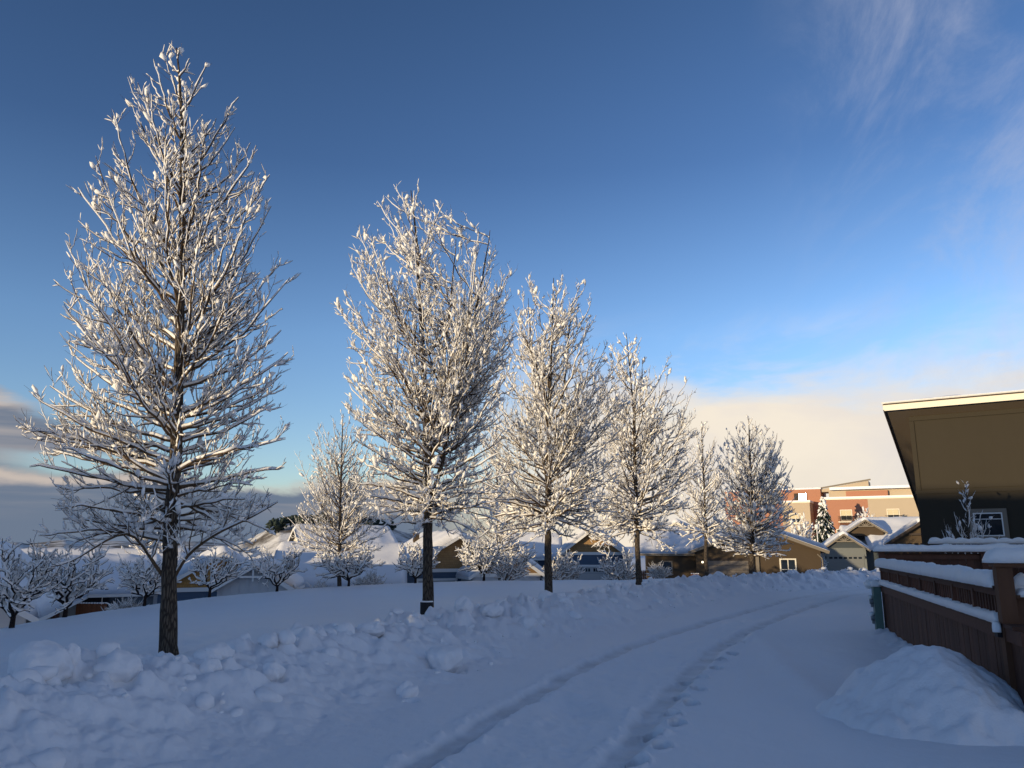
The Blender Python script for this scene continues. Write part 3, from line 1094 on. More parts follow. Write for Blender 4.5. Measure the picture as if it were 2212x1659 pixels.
    r3 = np.linspace(twig * 0.66, twig * 0.38, k3)[None] * np.ones((len(P3), 1))
    twigs.add(*tube_batch(P3, r3, 3))
    # snow lies along the shoots; small clumps are caught in forks
    m3 = rs.rand(len(P3)) < 0.62
    Q = P3[m3]
    f = rs.uniform(0.0, 0.35, len(Q))[:, None, None]
    ks = 4 if Y < 15 else 3
    tt3 = np.linspace(0, 1, ks)[None, :, None]
    A0 = Q[:, :1] * (1 - f) + Q[:, -1:] * f
    B0 = Q[:, -1:]
    C3 = A0 * (1 - tt3) + B0 * tt3
    th3 = snow_th * rs.uniform(0.20, 0.58, len(Q))
    rr3 = th3[:, None] * np.array([0.18, 0.52, 0.45, 0.10] if ks == 4 else [0.2, 0.55, 0.10])[None] * rs.uniform(0.7, 1.2, (len(Q), ks))
    C3[:, :, 2] += rr3 * 0.8 + twig * 0.5
    snow.add(*tube_batch(C3, rr3, 3))
    for PP, frac, sz in ((P3, 0.16 * blob, bsize), (P2, 0.55 * blob, bsize * 1.2)):
        m = rs.rand(len(PP)) < frac
        Q = PP[m]
        S, T = sample(Q, rs.uniform(0.1, 0.9, len(Q)))
        ss = sz * (0.45 + 1.0 * rs.rand(len(Q)) ** 1.8)
        S = S + np.array([0, 0, 1.0]) * ss[:, None] * 0.6
        blobs(rs, snow, S, T, ss, 2.1)
    for gm in (wood, twigs, snow):
        gm.V = [v - off for v in gm.V]
    wood.build('trunk', M[trunk_mat], root)
    twigs.build('crown', M['twig'], root)
    snow.build('snow', M['snow_tree'], root)
    return root


G1 = 'tall bare snow-laden trees in a row along the road'
tall_tree(dict(Y=12.8, base=(367, 1410), top=(382, 90), trunk=[(370, 1250), (378, 1050), (388, 800), (396, 500), (394, 250)],
               rows=[(115, 362, 400), (150, 335, 462), (200, 272, 518), (300, 215, 552), (400, 168, 590), (500, 130, 605), (600, 126, 606), (700, 138, 625),
                     (780, 128, 640), (850, 105, 622), (900, 90, 612), (980, 85, 606), (1050, 90, 602), (1110, 100, 610), (1160, 130, 600), (1210, 170, 565)]),
          11, 'tallest bare tree, nearest to the camera at far left, snow clumps on every branch', G1,
          nprim=135, wide=0.95, sec=5.4, ter=10.5, snow_th=0.050, bsize=0.029, trunk_r=0.118, first=0.17,
          extra=[[(365, 1262, 0), (330, 1215, -.2), (290, 1145, -.5), (235, 1160, -1.0), (160, 1215, -1.4), (110, 1225, -1.8)],
                 [(375, 1250, 0), (405, 1195, -.1), (470, 1150, -.4), (540, 1120, -.8), (600, 1085, -1.1)],
                 [(385, 1020, 0), (300, 985, .2), (200, 968, .4), (120, 950, .4), (62, 920, .3)],
                 [(388, 900, 0), (330, 860, .1), (250, 800, .2), (190, 700, .3), (150, 600, .4)]])
tall_tree(dict(Y=20.1, base=(925, 1325), top=(885, 395), trunk=[(927, 1100), (925, 1000), (914, 750), (900, 520)],
               rows=[(410, 850, 912), (450, 812, 960), (500, 790, 1072), (560, 762, 1095), (620, 742, 1105), (700, 726, 1106), (800, 732, 1100), (900, 742, 1085),
                     (1000, 765, 1090), (1080, 770, 1120), (1120, 785, 1125), (1170, 820, 1060)]),
          23, 'second tall bare tree from the left, double crown, black guard at its foot', G1,
          nprim=145, sec=5.2, ter=12.0, snow_th=0.050, bsize=0.036, trunk_r=0.125, first=0.2, leaders=[(930, 1080, 1062, 490, .06), (926, 1010, 985, 520, .045)])
tall_tree(dict(Y=27.6, base=(1185, 1285), top=(1196, 592), trunk=[(1185, 1100), (1187, 900), (1192, 750)],
               rows=[(612, 1130, 1250), (660, 1110, 1262), (720, 1096, 1305), (800, 1090, 1325), (900, 1078, 1330), (1000, 1052, 1332), (1080, 1012, 1315), (1130, 1022, 1310), (1180, 1075, 1290)]),
          31, 'third tall bare tree from the left in the row, broad flat-topped crown', G1,
          nprim=135, sec=4.8, ter=9.0, wide=1.22, snow_th=0.055, bsize=0.040, trunk_r=0.125, first=0.2, twig=0.006, leaders=[(1187, 1100, 1145, 640, .05), (1187, 1050, 1240, 650, .045)])
tall_tree(dict(Y=37, base=(1380, 1258), top=(1352, 712), trunk=[(1378, 1100), (1372, 900)],
               rows=[(735, 1325, 1388), (800, 1308, 1448), (860, 1303, 1462), (920, 1296, 1478), (1000, 1288, 1490), (1080, 1272, 1478), (1150, 1275, 1462), (1195, 1310, 1440)]),
          47, 'fourth tall bare tree from the left in the row, pointed crown', G1,
          nprim=130, sec=4.2, ter=7.5, wide=1.26, snow_th=0.06, bsize=0.046, trunk_r=0.125, first=0.2, twig=0.007)
tall_tree(dict(Y=47, base=(1528, 1248), top=(1515, 905), trunk=[(1522, 1100)],
               rows=[(930, 1492, 1542), (1000, 1470, 1562), (1080, 1462, 1572), (1130, 1470, 1570), (1185, 1490, 1556)]),
          53, 'slim bare tree in front of the brown house, left of the lit bushy one', G1,
          nprim=85, sec=3.6, ter=6.0, wide=1.28, snow_th=0.06, bsize=0.05, trunk_r=0.11, first=0.25, twig=0.008)
tall_tree(dict(Y=39, base=(1625, 1250), top=(1618, 900), trunk=[(1624, 1100)],
               rows=[(918, 1588, 1655), (960, 1570, 1674), (1020, 1562, 1690), (1080, 1560, 1694), (1130, 1563, 1690), (1175, 1552, 1700), (1200, 1575, 1685)]),
          61, 'rightmost sunlit tree of the row, dense snowy skirt in front of the brown house', G1,
          nprim=130, sec=3.8, ter=6.5, wide=1.26, snow_th=0.065, bsize=0.05, trunk_r=0.15, first=0.13, twig=0.008)
G2 = 'snowy bare trees standing among the houses'
tall_tree(dict(Y=46, base=(735, 1272), top=(742, 888), trunk=[(737, 1100)],
               rows=[(915, 692, 775), (980, 668, 800), (1060, 656, 814), (1120, 650, 812), (1180, 660, 812), (1225, 668, 805)]),
          67, 'sunlit tall bare tree beyond the field, left of the double-crowned tree', G2,
          nprim=110, sec=3.6, ter=5.0, wide=1.22, snow_th=0.055, bsize=0.045, trunk_r=0.13, first=0.12, twig=0.0075)
tall_tree(dict(Y=50, base=(1083, 1258), top=(1070, 925),
               rows=[(955, 1048, 1095), (1020, 1025, 1120), (1100, 1000, 1150), (1170, 1000, 1160), (1215, 1030, 1140)]),
          71, 'sunlit bare tree behind the gap between the second and third trees', G2,
          nprim=95, sec=3.4, ter=3.6, wide=1.1, snow_th=0.06, bsize=0.05, trunk_r=0.14, first=0.10, twig=0.008)
tall_tree(dict(Y=62, base=(325, 1300), top=(312, 1000),
               rows=[(1040, 290, 342), (1100, 280, 358), (1180, 272, 364), (1225, 278, 362)]),
          73, 'distant lit tree seen through the lower branches of the tallest tree', G2,
          nprim=60, sec=2.6, ter=1.8, snow_th=0.07, bsize=0.06, trunk_r=0.13, first=0.12, twig=0.009)
tall_tree(dict(Y=88, base=(1735, 1200), top=(1728, 1112), bz=-1.6,
               rows=[(1120, 1708, 1748), (1140, 1700, 1758), (1160, 1702, 1760), (1175, 1712, 1755)]),
          79, 'rounded lit snowy tree in front of the cream apartment block', G2,
          nprim=60, sec=2.6, ter=2.2, snow_th=0.10, bsize=0.10, trunk_r=0.13, first=0.10, twig=0.012, rise=[.3, .5, .8, 1.2, 1.6])
tall_tree(dict(Y=118, base=(1868, 1165), top=(1872, 1096), bz=-1.0,
               rows=[(1104, 1858, 1884), (1118, 1850, 1892), (1132, 1848, 1892)]),
          83, 'small lit snowy tree below the right apartment balcony', G2,
          nprim=40, sec=2.2, ter=1.8, snow_th=0.11, bsize=0.11, trunk_r=0.12, first=0.10, twig=0.014, rise=[.3, .5, .8, 1.2, 1.6])
tall_tree(dict(Y=21, base=(2098, 1290), top=(2083, 1042), bz=-0.1,
               rows=[(1060, 2078, 2090), (1085, 2072, 2098), (1100, 2056, 2120), (1120, 2046, 2140), (1150, 2040, 2152), (1180, 2045, 2150)]),
          89, 'slender snowy sapling behind the brown fence, in front of the dark house window', 'snowy sapling',
          nprim=30, sec=3.6, ter=6.0, snow_th=0.034, bsize=0.028, trunk_r=0.035, first=0.25, twig=0.004, rise=[1.0, 1.6, 2.0, 2.4, 2.6], name='sapling')

# black guard at the foot of the second tree
p = at(925, 1325, 20.1)
tr = MB()
zb = gz(p.x, p.y)
tr.tube([(p.x - .035, p.y - .05, zb - 0.1), (p.x - .035, p.y - .05, zb + 0.36)], 0.165, 14)
tg = tr.build('tree_guard', M['black'], None)
tag(tg, 'black plastic guard wrapped round the foot of the second tree', 'tree guard')
sn = MB()
sn.tube([(p.x - .035, p.y - .05, zb + 0.355), (p.x - .035, p.y - .05, zb + 0.385)], 0.17, 14, 0.150)
sn.build('snow', M['snow_tree'], tg)


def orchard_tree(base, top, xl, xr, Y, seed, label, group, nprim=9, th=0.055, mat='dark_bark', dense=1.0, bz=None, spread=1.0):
    rs = np.random.RandomState(seed)
    b = at(*base, Y)
    b.z = (gz(b.x, b.y) if bz is None else bz) - 0.08
    H = at(top[0], top[1], Y).z - b.z
    W = (at(xr, base[1], Y).x - at(xl, base[1], Y).x) / 2
    cx = (at(xr, base[1], Y).x + at(xl, base[1], Y).x) / 2 - b.x
    root = empty('orchard_tree', b)
    tag(root, label, 'tree', group)
    wood, snow, trunk = Geo(), Geo(), Geo()
    hf = H * rs.uniform(0.16, 0.24)
    tk = np.array([[0, 0, 0], [0.01, 0, hf * .5], [0.0, 0.02, hf * 1.05]]) + 0
    trunk.add(*tube_batch(tk[None], np.array([[0.085, 0.07, 0.065]]) * H / 2.6, 9))
    k = 9
    t = np.linspace(0, 1, k)
    az = np.arange(nprim) * 2.4 + rs.rand(nprim) * .6
    rad = W * rs.uniform(0.55, 1.0, nprim)
    ht = H * (1.0 - 0.42 * (rad / W) ** 2) * rs.uniform(0.9, 1.0, nprim)
    S0 = np.tile([0, 0, hf], (nprim, 1)) - np.array([0, 0, 1]) * rs.rand(nprim, 1) * hf * 0.3
    tip = np.stack([np.cos(az) * rad + cx * .8, np.sin(az) * rad * .9, ht], -1)
    mid = S0 + (tip - S0) * np.stack([np.full(nprim, .62)] * 2 + [np.full(nprim, .38)], -1)
    P = (1 - t)[None, :, None] ** 2 * S0[:, None] + 2 * (t * (1 - t))[None, :, None] * mid[:, None] + (t ** 2)[None, :, None] * tip[:, None]
    P[:, 2:] += rs.randn(nprim, k - 2, 3) * 0.028 * H
    L = np.linalg.norm(np.diff(P, axis=1), axis=2).sum(1)
    rp = (0.048 * H / 2.6) * (1 - t)[None] ** .7 * np.ones((nprim, 1)) + 0.009
    wood.add(*tube_batch(P, rp, 6))
    snow_on(rs, snow, P, rp, th * 1.1, 6, 0.95, 0.4)
    ns = (L * 3.6 * dense).astype(int) + 2
    idx = np.repeat(np.arange(nprim), ns)
    tt = rs.uniform(0.2, 1, len(idx))
    S, T = sample(P[idx], tt)
    ls = rs.uniform(.25, .6, len(idx)) * L[idx] * (1.05 - .6 * tt)
    P2 = grow(rs, S, T, 0, rs.uniform(.4, 1.15, len(idx)), ls, 7, 0.18, 0.14)
    r2 = np.linspace(0.020, 0.010, 7)[None] * np.ones((len(P2), 1)) * min(1.3, max(1, Y / 35))
    wood.add(*tube_batch(P2, r2, 5))
    snow_on(rs, snow, P2, r2, th * .8, 5, 0.80, 0.6)
    n3 = (ls * 4.6 * dense).astype(int) + 2
    id3 = np.repeat(np.arange(len(P2)), n3)
    t3 = rs.uniform(.2, 1, len(id3))
    S, T = sample(P2[id3], t3)
    l3 = rs.uniform(.08, .3, len(id3))
    P3 = grow(rs, S, T, 0, rs.uniform(.4, 1.2, len(id3)), l3, 4, 0.15, 0.12)
    r3 = np.linspace(0.008, 0.006, 4)[None] * np.ones((len(P3), 1)) * min(1.3, max(1, Y / 35))
    wood.add(*tube_batch(P3, r3, 3))
    snow_on(rs, snow, P3, r3, th * .62, 3, 0.70, 0.7, fine=False)
    m = rs.rand(len(P3)) < 0.25
    S, T = sample(P3[m], np.full(m.sum(), 0.9))
    blobs(rs, snow, S + np.array([0, 0, .02]), T, 0.024 + .026 * rs.rand(m.sum()), 1.4)
    trunk.build('trunk', M[mat], root)
    wood.build('crown', M[mat], root)
    snow.build('snow', M['snow_tree'], root)
    return root


G3 = 'small snow-covered trees along the far edge of the field'
orchard_tree((25, 1356), (20, 1165), -45, 98, 23.6, 1, 'small dark snowy tree cut by the left frame edge, beside the pale wall', G3, 10, .075)
orchard_tree((140, 1330), (150, 1165), 85, 228, 26.8, 2, 'small snowy tree in front of the beige wall and its dark window', G3, 10, .08)
orchard_tree((312, 1305), (305, 1192), 238, 368, 30.4, 3, 'small snowy tree just left of the nearest big trunk', G3, 11, .08)
orchard_tree((452, 1290), (455, 1180), 392, 520, 34.2, 4, 'small snowy tree in front of the blue wall below the ochre gable', G3, 9, .08)
orchard_tree((598, 1276), (605, 1172), 540, 658, 37.5, 5, 'small snowy tree at the right corner of the pale garage gable', G3, 9, .08)
orchard_tree((753, 1265), (745, 1172), 682, 812, 40.5, 6, 'small shaded snowy tree below the sunlit background tree', G3, 11, .08)
orchard_tree((897, 1260), (890, 1165), 850, 942, 42.0, 7, 'small snowy tree just left of the second big trunk, before the blue house', G3, 9, .08)
orchard_tree((1045, 1256), (1040, 1158), 985, 1100, 42.6, 8, 'small round snowy tree before the pale garage, right of the second trunk', G3, 13, .08, dense=1.3)
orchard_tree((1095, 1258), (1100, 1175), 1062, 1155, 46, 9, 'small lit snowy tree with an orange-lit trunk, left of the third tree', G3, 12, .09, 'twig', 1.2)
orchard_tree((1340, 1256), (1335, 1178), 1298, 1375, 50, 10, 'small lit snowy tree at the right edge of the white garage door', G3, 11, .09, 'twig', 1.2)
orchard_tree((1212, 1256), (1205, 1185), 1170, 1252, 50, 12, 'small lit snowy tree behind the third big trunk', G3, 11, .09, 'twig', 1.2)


def shrub(px, py, w, h, Y, seed, label, group):
    rs = np.random.RandomState(seed)
    b = at(px, py, Y)
    b.z = gz(b.x, b.y) - .05
    sx = w / F * Y / 2
    sz = h / F * Y
    root = empty('shrub', b)
    tag(root, label, 'shrub', group)
    wood, snow = Geo(), Geo()
    n = 70
    az = rs.rand(n) * 6.28
    q = rs.rand(n) ** .6
    tip = np.stack([np.cos(az) * sx * q, np.sin(az) * sx * .7 * q, sz * (1.05 - .6 * q ** 2) * rs.uniform(.6, 1, n)], -1)
    t = np.linspace(0, 1, 7)
    S0 = rs.randn(n, 3) * np.array([.25, .2, 0]) * sx
    P = S0[:, None] * (1 - t)[None, :, None] + tip[:, None] * t[None, :, None]
    P[:, :, 2] += (np.sin(t * 3.14) * .2)[None] * sz * q[:, None]
    P += noise_path(rs, n, 7, np.full(n, .06 * sz))
    r = np.linspace(.014, .007, 7)[None] * np.ones((n, 1))
    wood.add(*tube_batch(P, r, 4))
    snow_on(rs, snow, P, r, .05, 5, .8)
    idx = np.repeat(np.arange(n), 9)
    tt = rs.uniform(.25, 1, len(idx))
    S, T = sample(P[idx], tt)
    P2 = grow(rs, S, T, 0, rs.uniform(.3, 1.1, len(idx)), rs.uniform(.15, .45, len(idx)), 4, .1, .1)
    r2 = np.linspace(.008, .006, 4)[None] * np.ones((len(P2), 1))
    wood.add(*tube_batch(P2, r2, 3))
    snow_on(rs, snow, P2, r2, .045, 3, .7, fine=False)
    wood.build('branches', M['twig'], root)
    snow.build('snow', M['snow_tree'], root)


shrub(690, 1272, 90, 62, 46, 5, 'tangled snowy shrub at the foot of the sunlit background tree', 'snowy shrubs')
shrub(800, 1266, 90, 46, 45.5, 6, 'low tangled snowy shrub left of the blue house corner', 'snowy shrubs')
shrub(275, 1308, 90, 46, 33, 8, 'spiky snowy shrub beside the cedar fence, left of the nearest trunk', 'snowy shrubs')
shrub(1150, 1258, 66, 34, 52, 9, 'snowy shrub against the dark blue wall left of the third trunk', 'snowy shrubs')
shrub(1425, 1252, 50, 34, 46, 10, 'snowy shrub behind the fourth big trunk', 'snowy shrubs')
shrub(1776, 1240, 24, 44, 74, 12, 'frosty grey shrub between the brown house and the grey garage', 'snowy shrubs')

# ------------------------------------------------------------------ houses
def front_rot(psi):
    """rotation so that the local -y side faces (sin psi, -cos psi)"""
    return R(psi)


def gable_roof(root, W, D, ze, zr, oh=0.45, ohf=0.5, th=0.16, trim='white', snow_t=0.30, seed=0, y0=0.0, xc=0.0, snow_name='roof_snow', rake=True, nu=34):
    """gable roof, ridge along local y, eave z and ridge z above the root"""
    h = W / 2
    slope = (zr - ze) / h
    xe = h + oh
    zl = ze - slope * oh
    ya, yb = y0 - ohf, y0 + D + ohf
    rf = MB()
    for s in (-1, 1):
        rf.add([(xc + s * xe, ya, zl), (xc, ya, zr), (xc, yb, zr), (xc + s * xe, yb, zl),
                (xc + s * xe, ya, zl + th), (xc, ya, zr + th), (xc, yb, zr + th), (xc + s * xe, yb, zl + th)],
               [(0, 1, 2, 3) if s > 0 else (3, 2, 1, 0), (7, 6, 5, 4) if s > 0 else (4, 5, 6, 7), (0, 4, 5, 1), (3, 2, 6, 7), (0, 3, 7, 4)])
    r_ = rf.build('roof', M['roofing'], root)
    if rake:
        for s in (-1, 1):
            b = MB()
            p0 = Vector((xc + s * (xe + .02), ya - 0.022, zl + 0.02))
            p1 = Vector((xc + s * .005, ya - 0.022, zr + 0.035))
            b.bar(p0, p1, 0.04, 0.24)
            b.build('rake_board', M[trim], root)
            e = MB()
            e.box(xc + s * (xe + .012) - .02, xc + s * (xe + .012) + .02, ya, yb, zl - 0.06, zl + 0.14)
            e.build('gutter', M[trim], root)
    # snow blanket
    nv = 36
    u = np.linspace(0, 1, nu)
    v = np.linspace(-1, 1, nv)
    U, Vv = np.meshgrid(u, v)
    over = 0.05
    X = xc + Vv * (xe + over)
    Yy = ya - over + U * (yb - ya + 2 * over)
    base = zr - np.abs(Vv) * (xe + over) * slope + th + 0.005
    ex = (1 - np.abs(Vv)) * (xe + over)
    ey = np.minimum(U, 1 - U) * (yb - ya + 2 * over)
    rim = np.sqrt(np.clip(1 - (1 - np.clip(ex / .30, 0, 1)) ** 2, 0, 1)) * np.sqrt(np.clip(1 - (1 - np.clip(ey / .30, 0, 1)) ** 2, 0, 1))
    rs = seed * 3.7
    tz = snow_t * rim * (1 + 0.35 * fbm(X * .7 + rs, Yy * .7, 3)) + 0.03
    # soften the ridge
    rid = np.exp(-(X - xc) ** 2 / 0.18) * 0.05
    Zt = base + tz - rid
    edge_drop = 0.03 * (1 - rim)
    Zt = Zt - edge_drop
    top = np.stack([X, Yy, Zt], -1).reshape(-1, 3)
    bot = np.stack([X, Yy, base - 0.02 * (1 - rim)], -1).reshape(-1, 3)
    nvu = nu
    i, j = np.meshgrid(np.arange(nv - 1), np.arange(nu - 1), indexing='ij')
    q = np.stack([i * nvu + j, (i + 1) * nvu + j, (i + 1) * nvu + j + 1, i * nvu + j + 1], -1).reshape(-1, 4)
    N = len(top)
    ring = [j for j in range(nu)] + [i * nu + nu - 1 for i in range(1, nv)] + [(nv - 1) * nu + j for j in range(nu - 2, -1, -1)] + [i * nu for i in range(nv - 2, 0, -1)]
    ring = np.array(ring)
    rn = np.roll(ring, -1)
    side = np.stack([ring, rn, rn + N, ring + N], -1)
    sn = mesh_np(snow_name, np.vstack([top, bot]), np.vstack([q[:, ::-1], side, q + N]), M['snow_soft'], root)
    return r_


def gable_wall(root, W, D, z0, ze, zr, mat, name='wall', y0=0.0, xc=0.0):
    h = W / 2
    b = MB()
    b.prism([(xc - h, z0), (xc + h, z0), (xc + h, ze), (xc, zr), (xc - h, ze)], y0, y0 + D)
    return b.build(name, M[mat], root)


def gable_face(root, W, ze, zr, mat, band='white', y0=0.0, xc=0.0):
    """shingled triangle and the band below it on the front"""
    h = W / 2
    b = MB()
    b.prism([(xc - h + .02, ze + .10), (xc + h - .02, ze + .10), (xc + .0, zr - .02)], y0 - 0.05, y0 - 0.003)
    b.build('gable_panel', M[mat], root)
    if band:
        c = MB()
        c.box(xc - h - .04, xc + h + .04, y0 - 0.10, y0 - 0.004, ze - .16, ze + .10)
        c.build('trim_band', M[band], root)


def window(root, x0, x1, z0, z1, y=0.0, panes=2, rows=1, frame='white', fw=0.09, glass_m='glass', blind=False, axis='x', name='window'):
    """framed window on a wall facing local -y (axis 'x') or local -x (axis 'y')"""
    def P(a, b_, c0, c1, d0, d1, mb):
        if axis == 'x':
            mb.box(a, b_, y - d1, y - d0, c0, c1)
        else:
            mb.box(y - d1, y - d0, a, b_, c0, c1)
    f = MB()
    P(x0 - fw, x1 + fw, z1, z1 + fw, 0.002, 0.06, f)
    P(x0 - fw, x1 + fw, z0 - fw, z0, 0.002, 0.07, f)
    P(x0 - fw, x0, z0, z1, 0.002, 0.055, f)
    P(x1, x1 + fw, z0, z1, 0.002, 0.055, f)
    pw = (x1 - x0) / panes
    for i in range(1, panes):
        P(x0 + pw * i - .03, x0 + pw * i + .03, z0, z1, 0.002, 0.05, f)
    ph = (z1 - z0) / rows
    for i in range(1, rows):
        for j in range(panes):
            P(x0 + pw * j + .03, x0 + pw * (j + 1) - .03, z0 + ph * i - .02, z0 + ph * i + .02, 0.002, 0.045, f)
    o = f.build(name, M[frame], root)
    for i in range(panes):
        g_ = MB()
        P(x0 + pw * i + .001, x0 + pw * (i + 1) - .001, z0 + .001, z1 - .001, 0.003, 0.02, g_)
        g_.build('pane', M[glass_m], o)
        if blind:
            c = MB()
            P(x0 + pw * i + .04, x0 + pw * (i + 1) - .04, z0 + (z1 - z0) * .45, z1 - .02, 0.0205, 0.028, c)
            c.build('blind', M['blind'], o)
    return o


def garage_door(root, x0, x1, z0, z1, y=0.0, mat='door', frame='white', groups=4, lights=4, panels=4):
    fr = MB()
    fr.box(x0 - .14, x0, y - .05, y - .003, z0, z1)
    fr.box(x1, x1 + .14, y - .05, y - .003, z0, z1)
    fr.box(x0 - .2, x1 + .2, y - .07, y - .003, z1, z1 + .18)
    o = fr.build('garage_door', M[frame], root)
    ph = (z1 - z0) / panels
    for i in range(panels):
        b = MB()
        b.box(x0 + .004, x1 - .004, y - .03, y - .004, z0 + ph * i + .012, z0 + ph * (i + 1) - .012)
        b.build('panel', M[mat], o)
    if groups:
        gw = (x1 - x0) / groups
        zt = z0 + ph * (panels - 1)
        for gi in range(groups):
            a = x0 + gw * gi + gw * .10
            w_ = gw * .80
            for k in range(lights):
                b = MB()
                lw = w_ / lights
                b.box(a + lw * k + .03, a + lw * (k + 1) - .03, y - .04, y - .0305, zt + ph * .24, zt + ph * .76)
                b.build('pane', M['glass'], o)
    return o


def wall_lamp(root, x, z, y=0.0, lit=False):
    b = MB()
    b.box(x - .05, x + .05, y - .12, y - .003, z + .18, z + .24)
    b.tube([(x, y - .13, z + .18), (x, y - .13, z - .06)], 0.05 if not lit else 0.03, 8, 0.09 if not lit else 0.04)
    o = b.build('wall_lamp', M['black'], root)
    if lit:
        c = MB()
        c.tube([(x, y - .14, z + .08), (x, y - .14, z), (x, y - .14, z - .06)], .06, 8, .075)
        c.build('bulb', M['lamp'], o, True)
    return o


def downspout(root, x, y, z0, z1, mat='white'):
    b = MB()
    b.tube([(x - .35, y - .1, z1), (x - .05, y - .1, z1 - .28), (x, y - .06, z1 - .45), (x, y - .06, z0)], .045, 6)
    b.build('downspout', M[mat], root)


def house(name, label, px, py, Y, psi, group=None):
    """root at the middle of the front wall; z is the ground there"""
    p = at(px, py, Y)
    zg = gz(p.x, p.y)
    o = empty(name, (p.x, p.y, zg), R(psi))
    tag(o, label, 'house', group)
    return o, zg


GH = 'one-storey houses beyond the snow field'

# A: nearest house on the far left, roof slope towards us
a0 = at(56, 1318, 33.8)
gA = -3.4
hA = empty('house', (a0.x - 4.0, a0.y - 1.5, gA), R(22))
tag(hA, 'low house at far left, pale end wall and beige side wall under deep snow', 'house', GH)
gable_wall(hA, 8.6, 16, 0, 2.25, 4.75, 'pale')
b = MB(); b.box(4.302, 4.33, .1, 15.9, 0, 2.2); b.build('side_wall', M['tanwall'], hA)
gable_roof(hA, 8.6, 16, 2.25, 4.75, .5, .5, seed=1, snow_t=.5)
for y0, y1 in ((6.4, 8.8),):
    f = MB(); f.box(4.335, 4.38, y0 - .1, y1 + .1, .7, 2.05)
    w_ = f.build('window', M['darktrim'], hA)
    f = MB(); f.box(4.381, 4.39, y0, y1, .8, 1.95); f.build('pane', M['glass'], w_)

# A2: long roof far left, lit along the ridge
pA2 = at(60, 1186, 66)
h = empty('house', (pA2.x - 3, 62, -3.6), R(-78))
tag(h, 'house at far left behind the small trees, only its long pink-lit snow roof showing', 'house', GH)
gable_wall(h, 9, 17, 0, 2.4, 4.6, 'pale')
gable_roof(h, 9, 17, 2.4, 4.6, seed=2, snow_t=.4)

# B: grey-blue house with window and cedar fence
pB = at(205, 1300, 50)
h = empty('house', (pB.x + 1, 50, -3.3), R(26))
tag(h, 'grey-blue house with a two-pane window behind the short cedar fence', 'house', GH)
b = MB(); b.box(-3.4, 2.4, 0, 7, 0, 2.15); b.build('wall', M['greyblue'], h)
rt = empty('roof', (0, 0, 0), R(90)); rt.parent = h
gable_roof(rt, 7, 5.8, 2.15, 3.9, .45, .4, seed=3, snow_t=.42, y0=-2.4, xc=3.5)
window(h, -1.6, 0.6, .85, 1.85, panes=2, frame='white')

# C: ochre gable over blue wall
h, zg = house('house', 'house with ochre shingled gable over a blue wall, behind the nearest trunk', 474, 1300, 52, 23, GH)
zc = -zg
gable_wall(h, 7.4, 9, 0, zc - 1.05, zc + 1.15, 'blue')
gable_roof(h, 7.4, 9, zc - 1.05, zc + 1.15, .45, .5, seed=4, snow_t=.4)
gable_face(h, 7.4, zc - 1.05, zc + 1.15, 'ochre')
window(h, 1.0, 2.2, .9, 1.7)

# D: pale board-and-batten garage gable
h, zg = house('garage', 'small pale board-and-batten garage with white brackets in its gable peak', 545, 1300, 45.5, 9, GH)
h['category'] = 'garage'
zc = -zg
gable_wall(h, 3.9, 5, 0, zc - .65, zc + .50, 'pale')
gable_roof(h, 3.9, 5, zc - .65, zc + .50, .35, .4, seed=5, snow_t=.38)
for k_ in range(8):
    xx = -1.75 + k_ * .5
    zt = zc + .50 - abs(xx) * (1.15 / 1.95) - .05
    b = MB(); b.box(xx - .025, xx + .025, -.03, -.003, 0, zt); b.build('batten', M['pale'], h)
b = MB(); b.bar((-.72, -.38, zc - .05), (.72, -.38, zc - .05), .07, .10); b.build('bracket', M['white'], h)
b = MB(); b.bar((0, -.34, zc - .30), (0, -.34, zc + .34), .09, .07); b.build('bracket', M['white'], h)

# long roof behind C and D
p = at(640, 1254, 56)
h = empty('house', (p.x + 6.8, 58.5, -3.3), R(99))
tag(h, 'long low house behind the pale garage, broad snow roof half in blue shade', 'house', GH)
gable_wall(h, 8.5, 8.2, 0, 2.4, 4.75, 'navy')
gable_roof(h, 8.5, 8.2, 2.4, 4.75, seed=6, snow_t=.4)

# cream two-storey gable
p = at(668, 1140, 84)
h = empty('house', (p.x - .6, 82, -3.2), R(-62))
tag(h, 'taller ivory house with a bright sunlit snow roof, left of the background tree', 'house', GH)
gable_wall(h, 7.5, 9.5, 0, 4.4, 6.6, 'ivory')
gable_roof(h, 7.5, 9.5, 4.4, 6.6, seed=7, snow_t=.4, trim='white')
window(h, -1.2, .2, 3.0, 4.1)

# E: blue house with tan gable and pale garage wing
h, zg = house('house', 'blue house with tan shingled gable and white band behind the second trunk', 988, 1250, 62, 20, GH)
zc = -zg
gable_wall(h, 8.6, 11, 0, zc - .15, zc + 2.35, 'blue')
gable_roof(h, 8.6, 11, zc - .15, zc + 2.35, .5, .6, seed=8, snow_t=.5)
gable_face(h, 8.6, zc - .15, zc + 2.35, 'tan')
b = MB(); b.box(-4.34, -4.16, -.05, -.003, 0, zc - .35); b.build('corner_board', M['white'], h)
downspout(h, -4.36, .6, 0, zc - .35)
garage_door(h, -3.1, -.2, 0, zc - .95, groups=3, lights=3)
wall_lamp(h, -3.7, zc - 1.3)
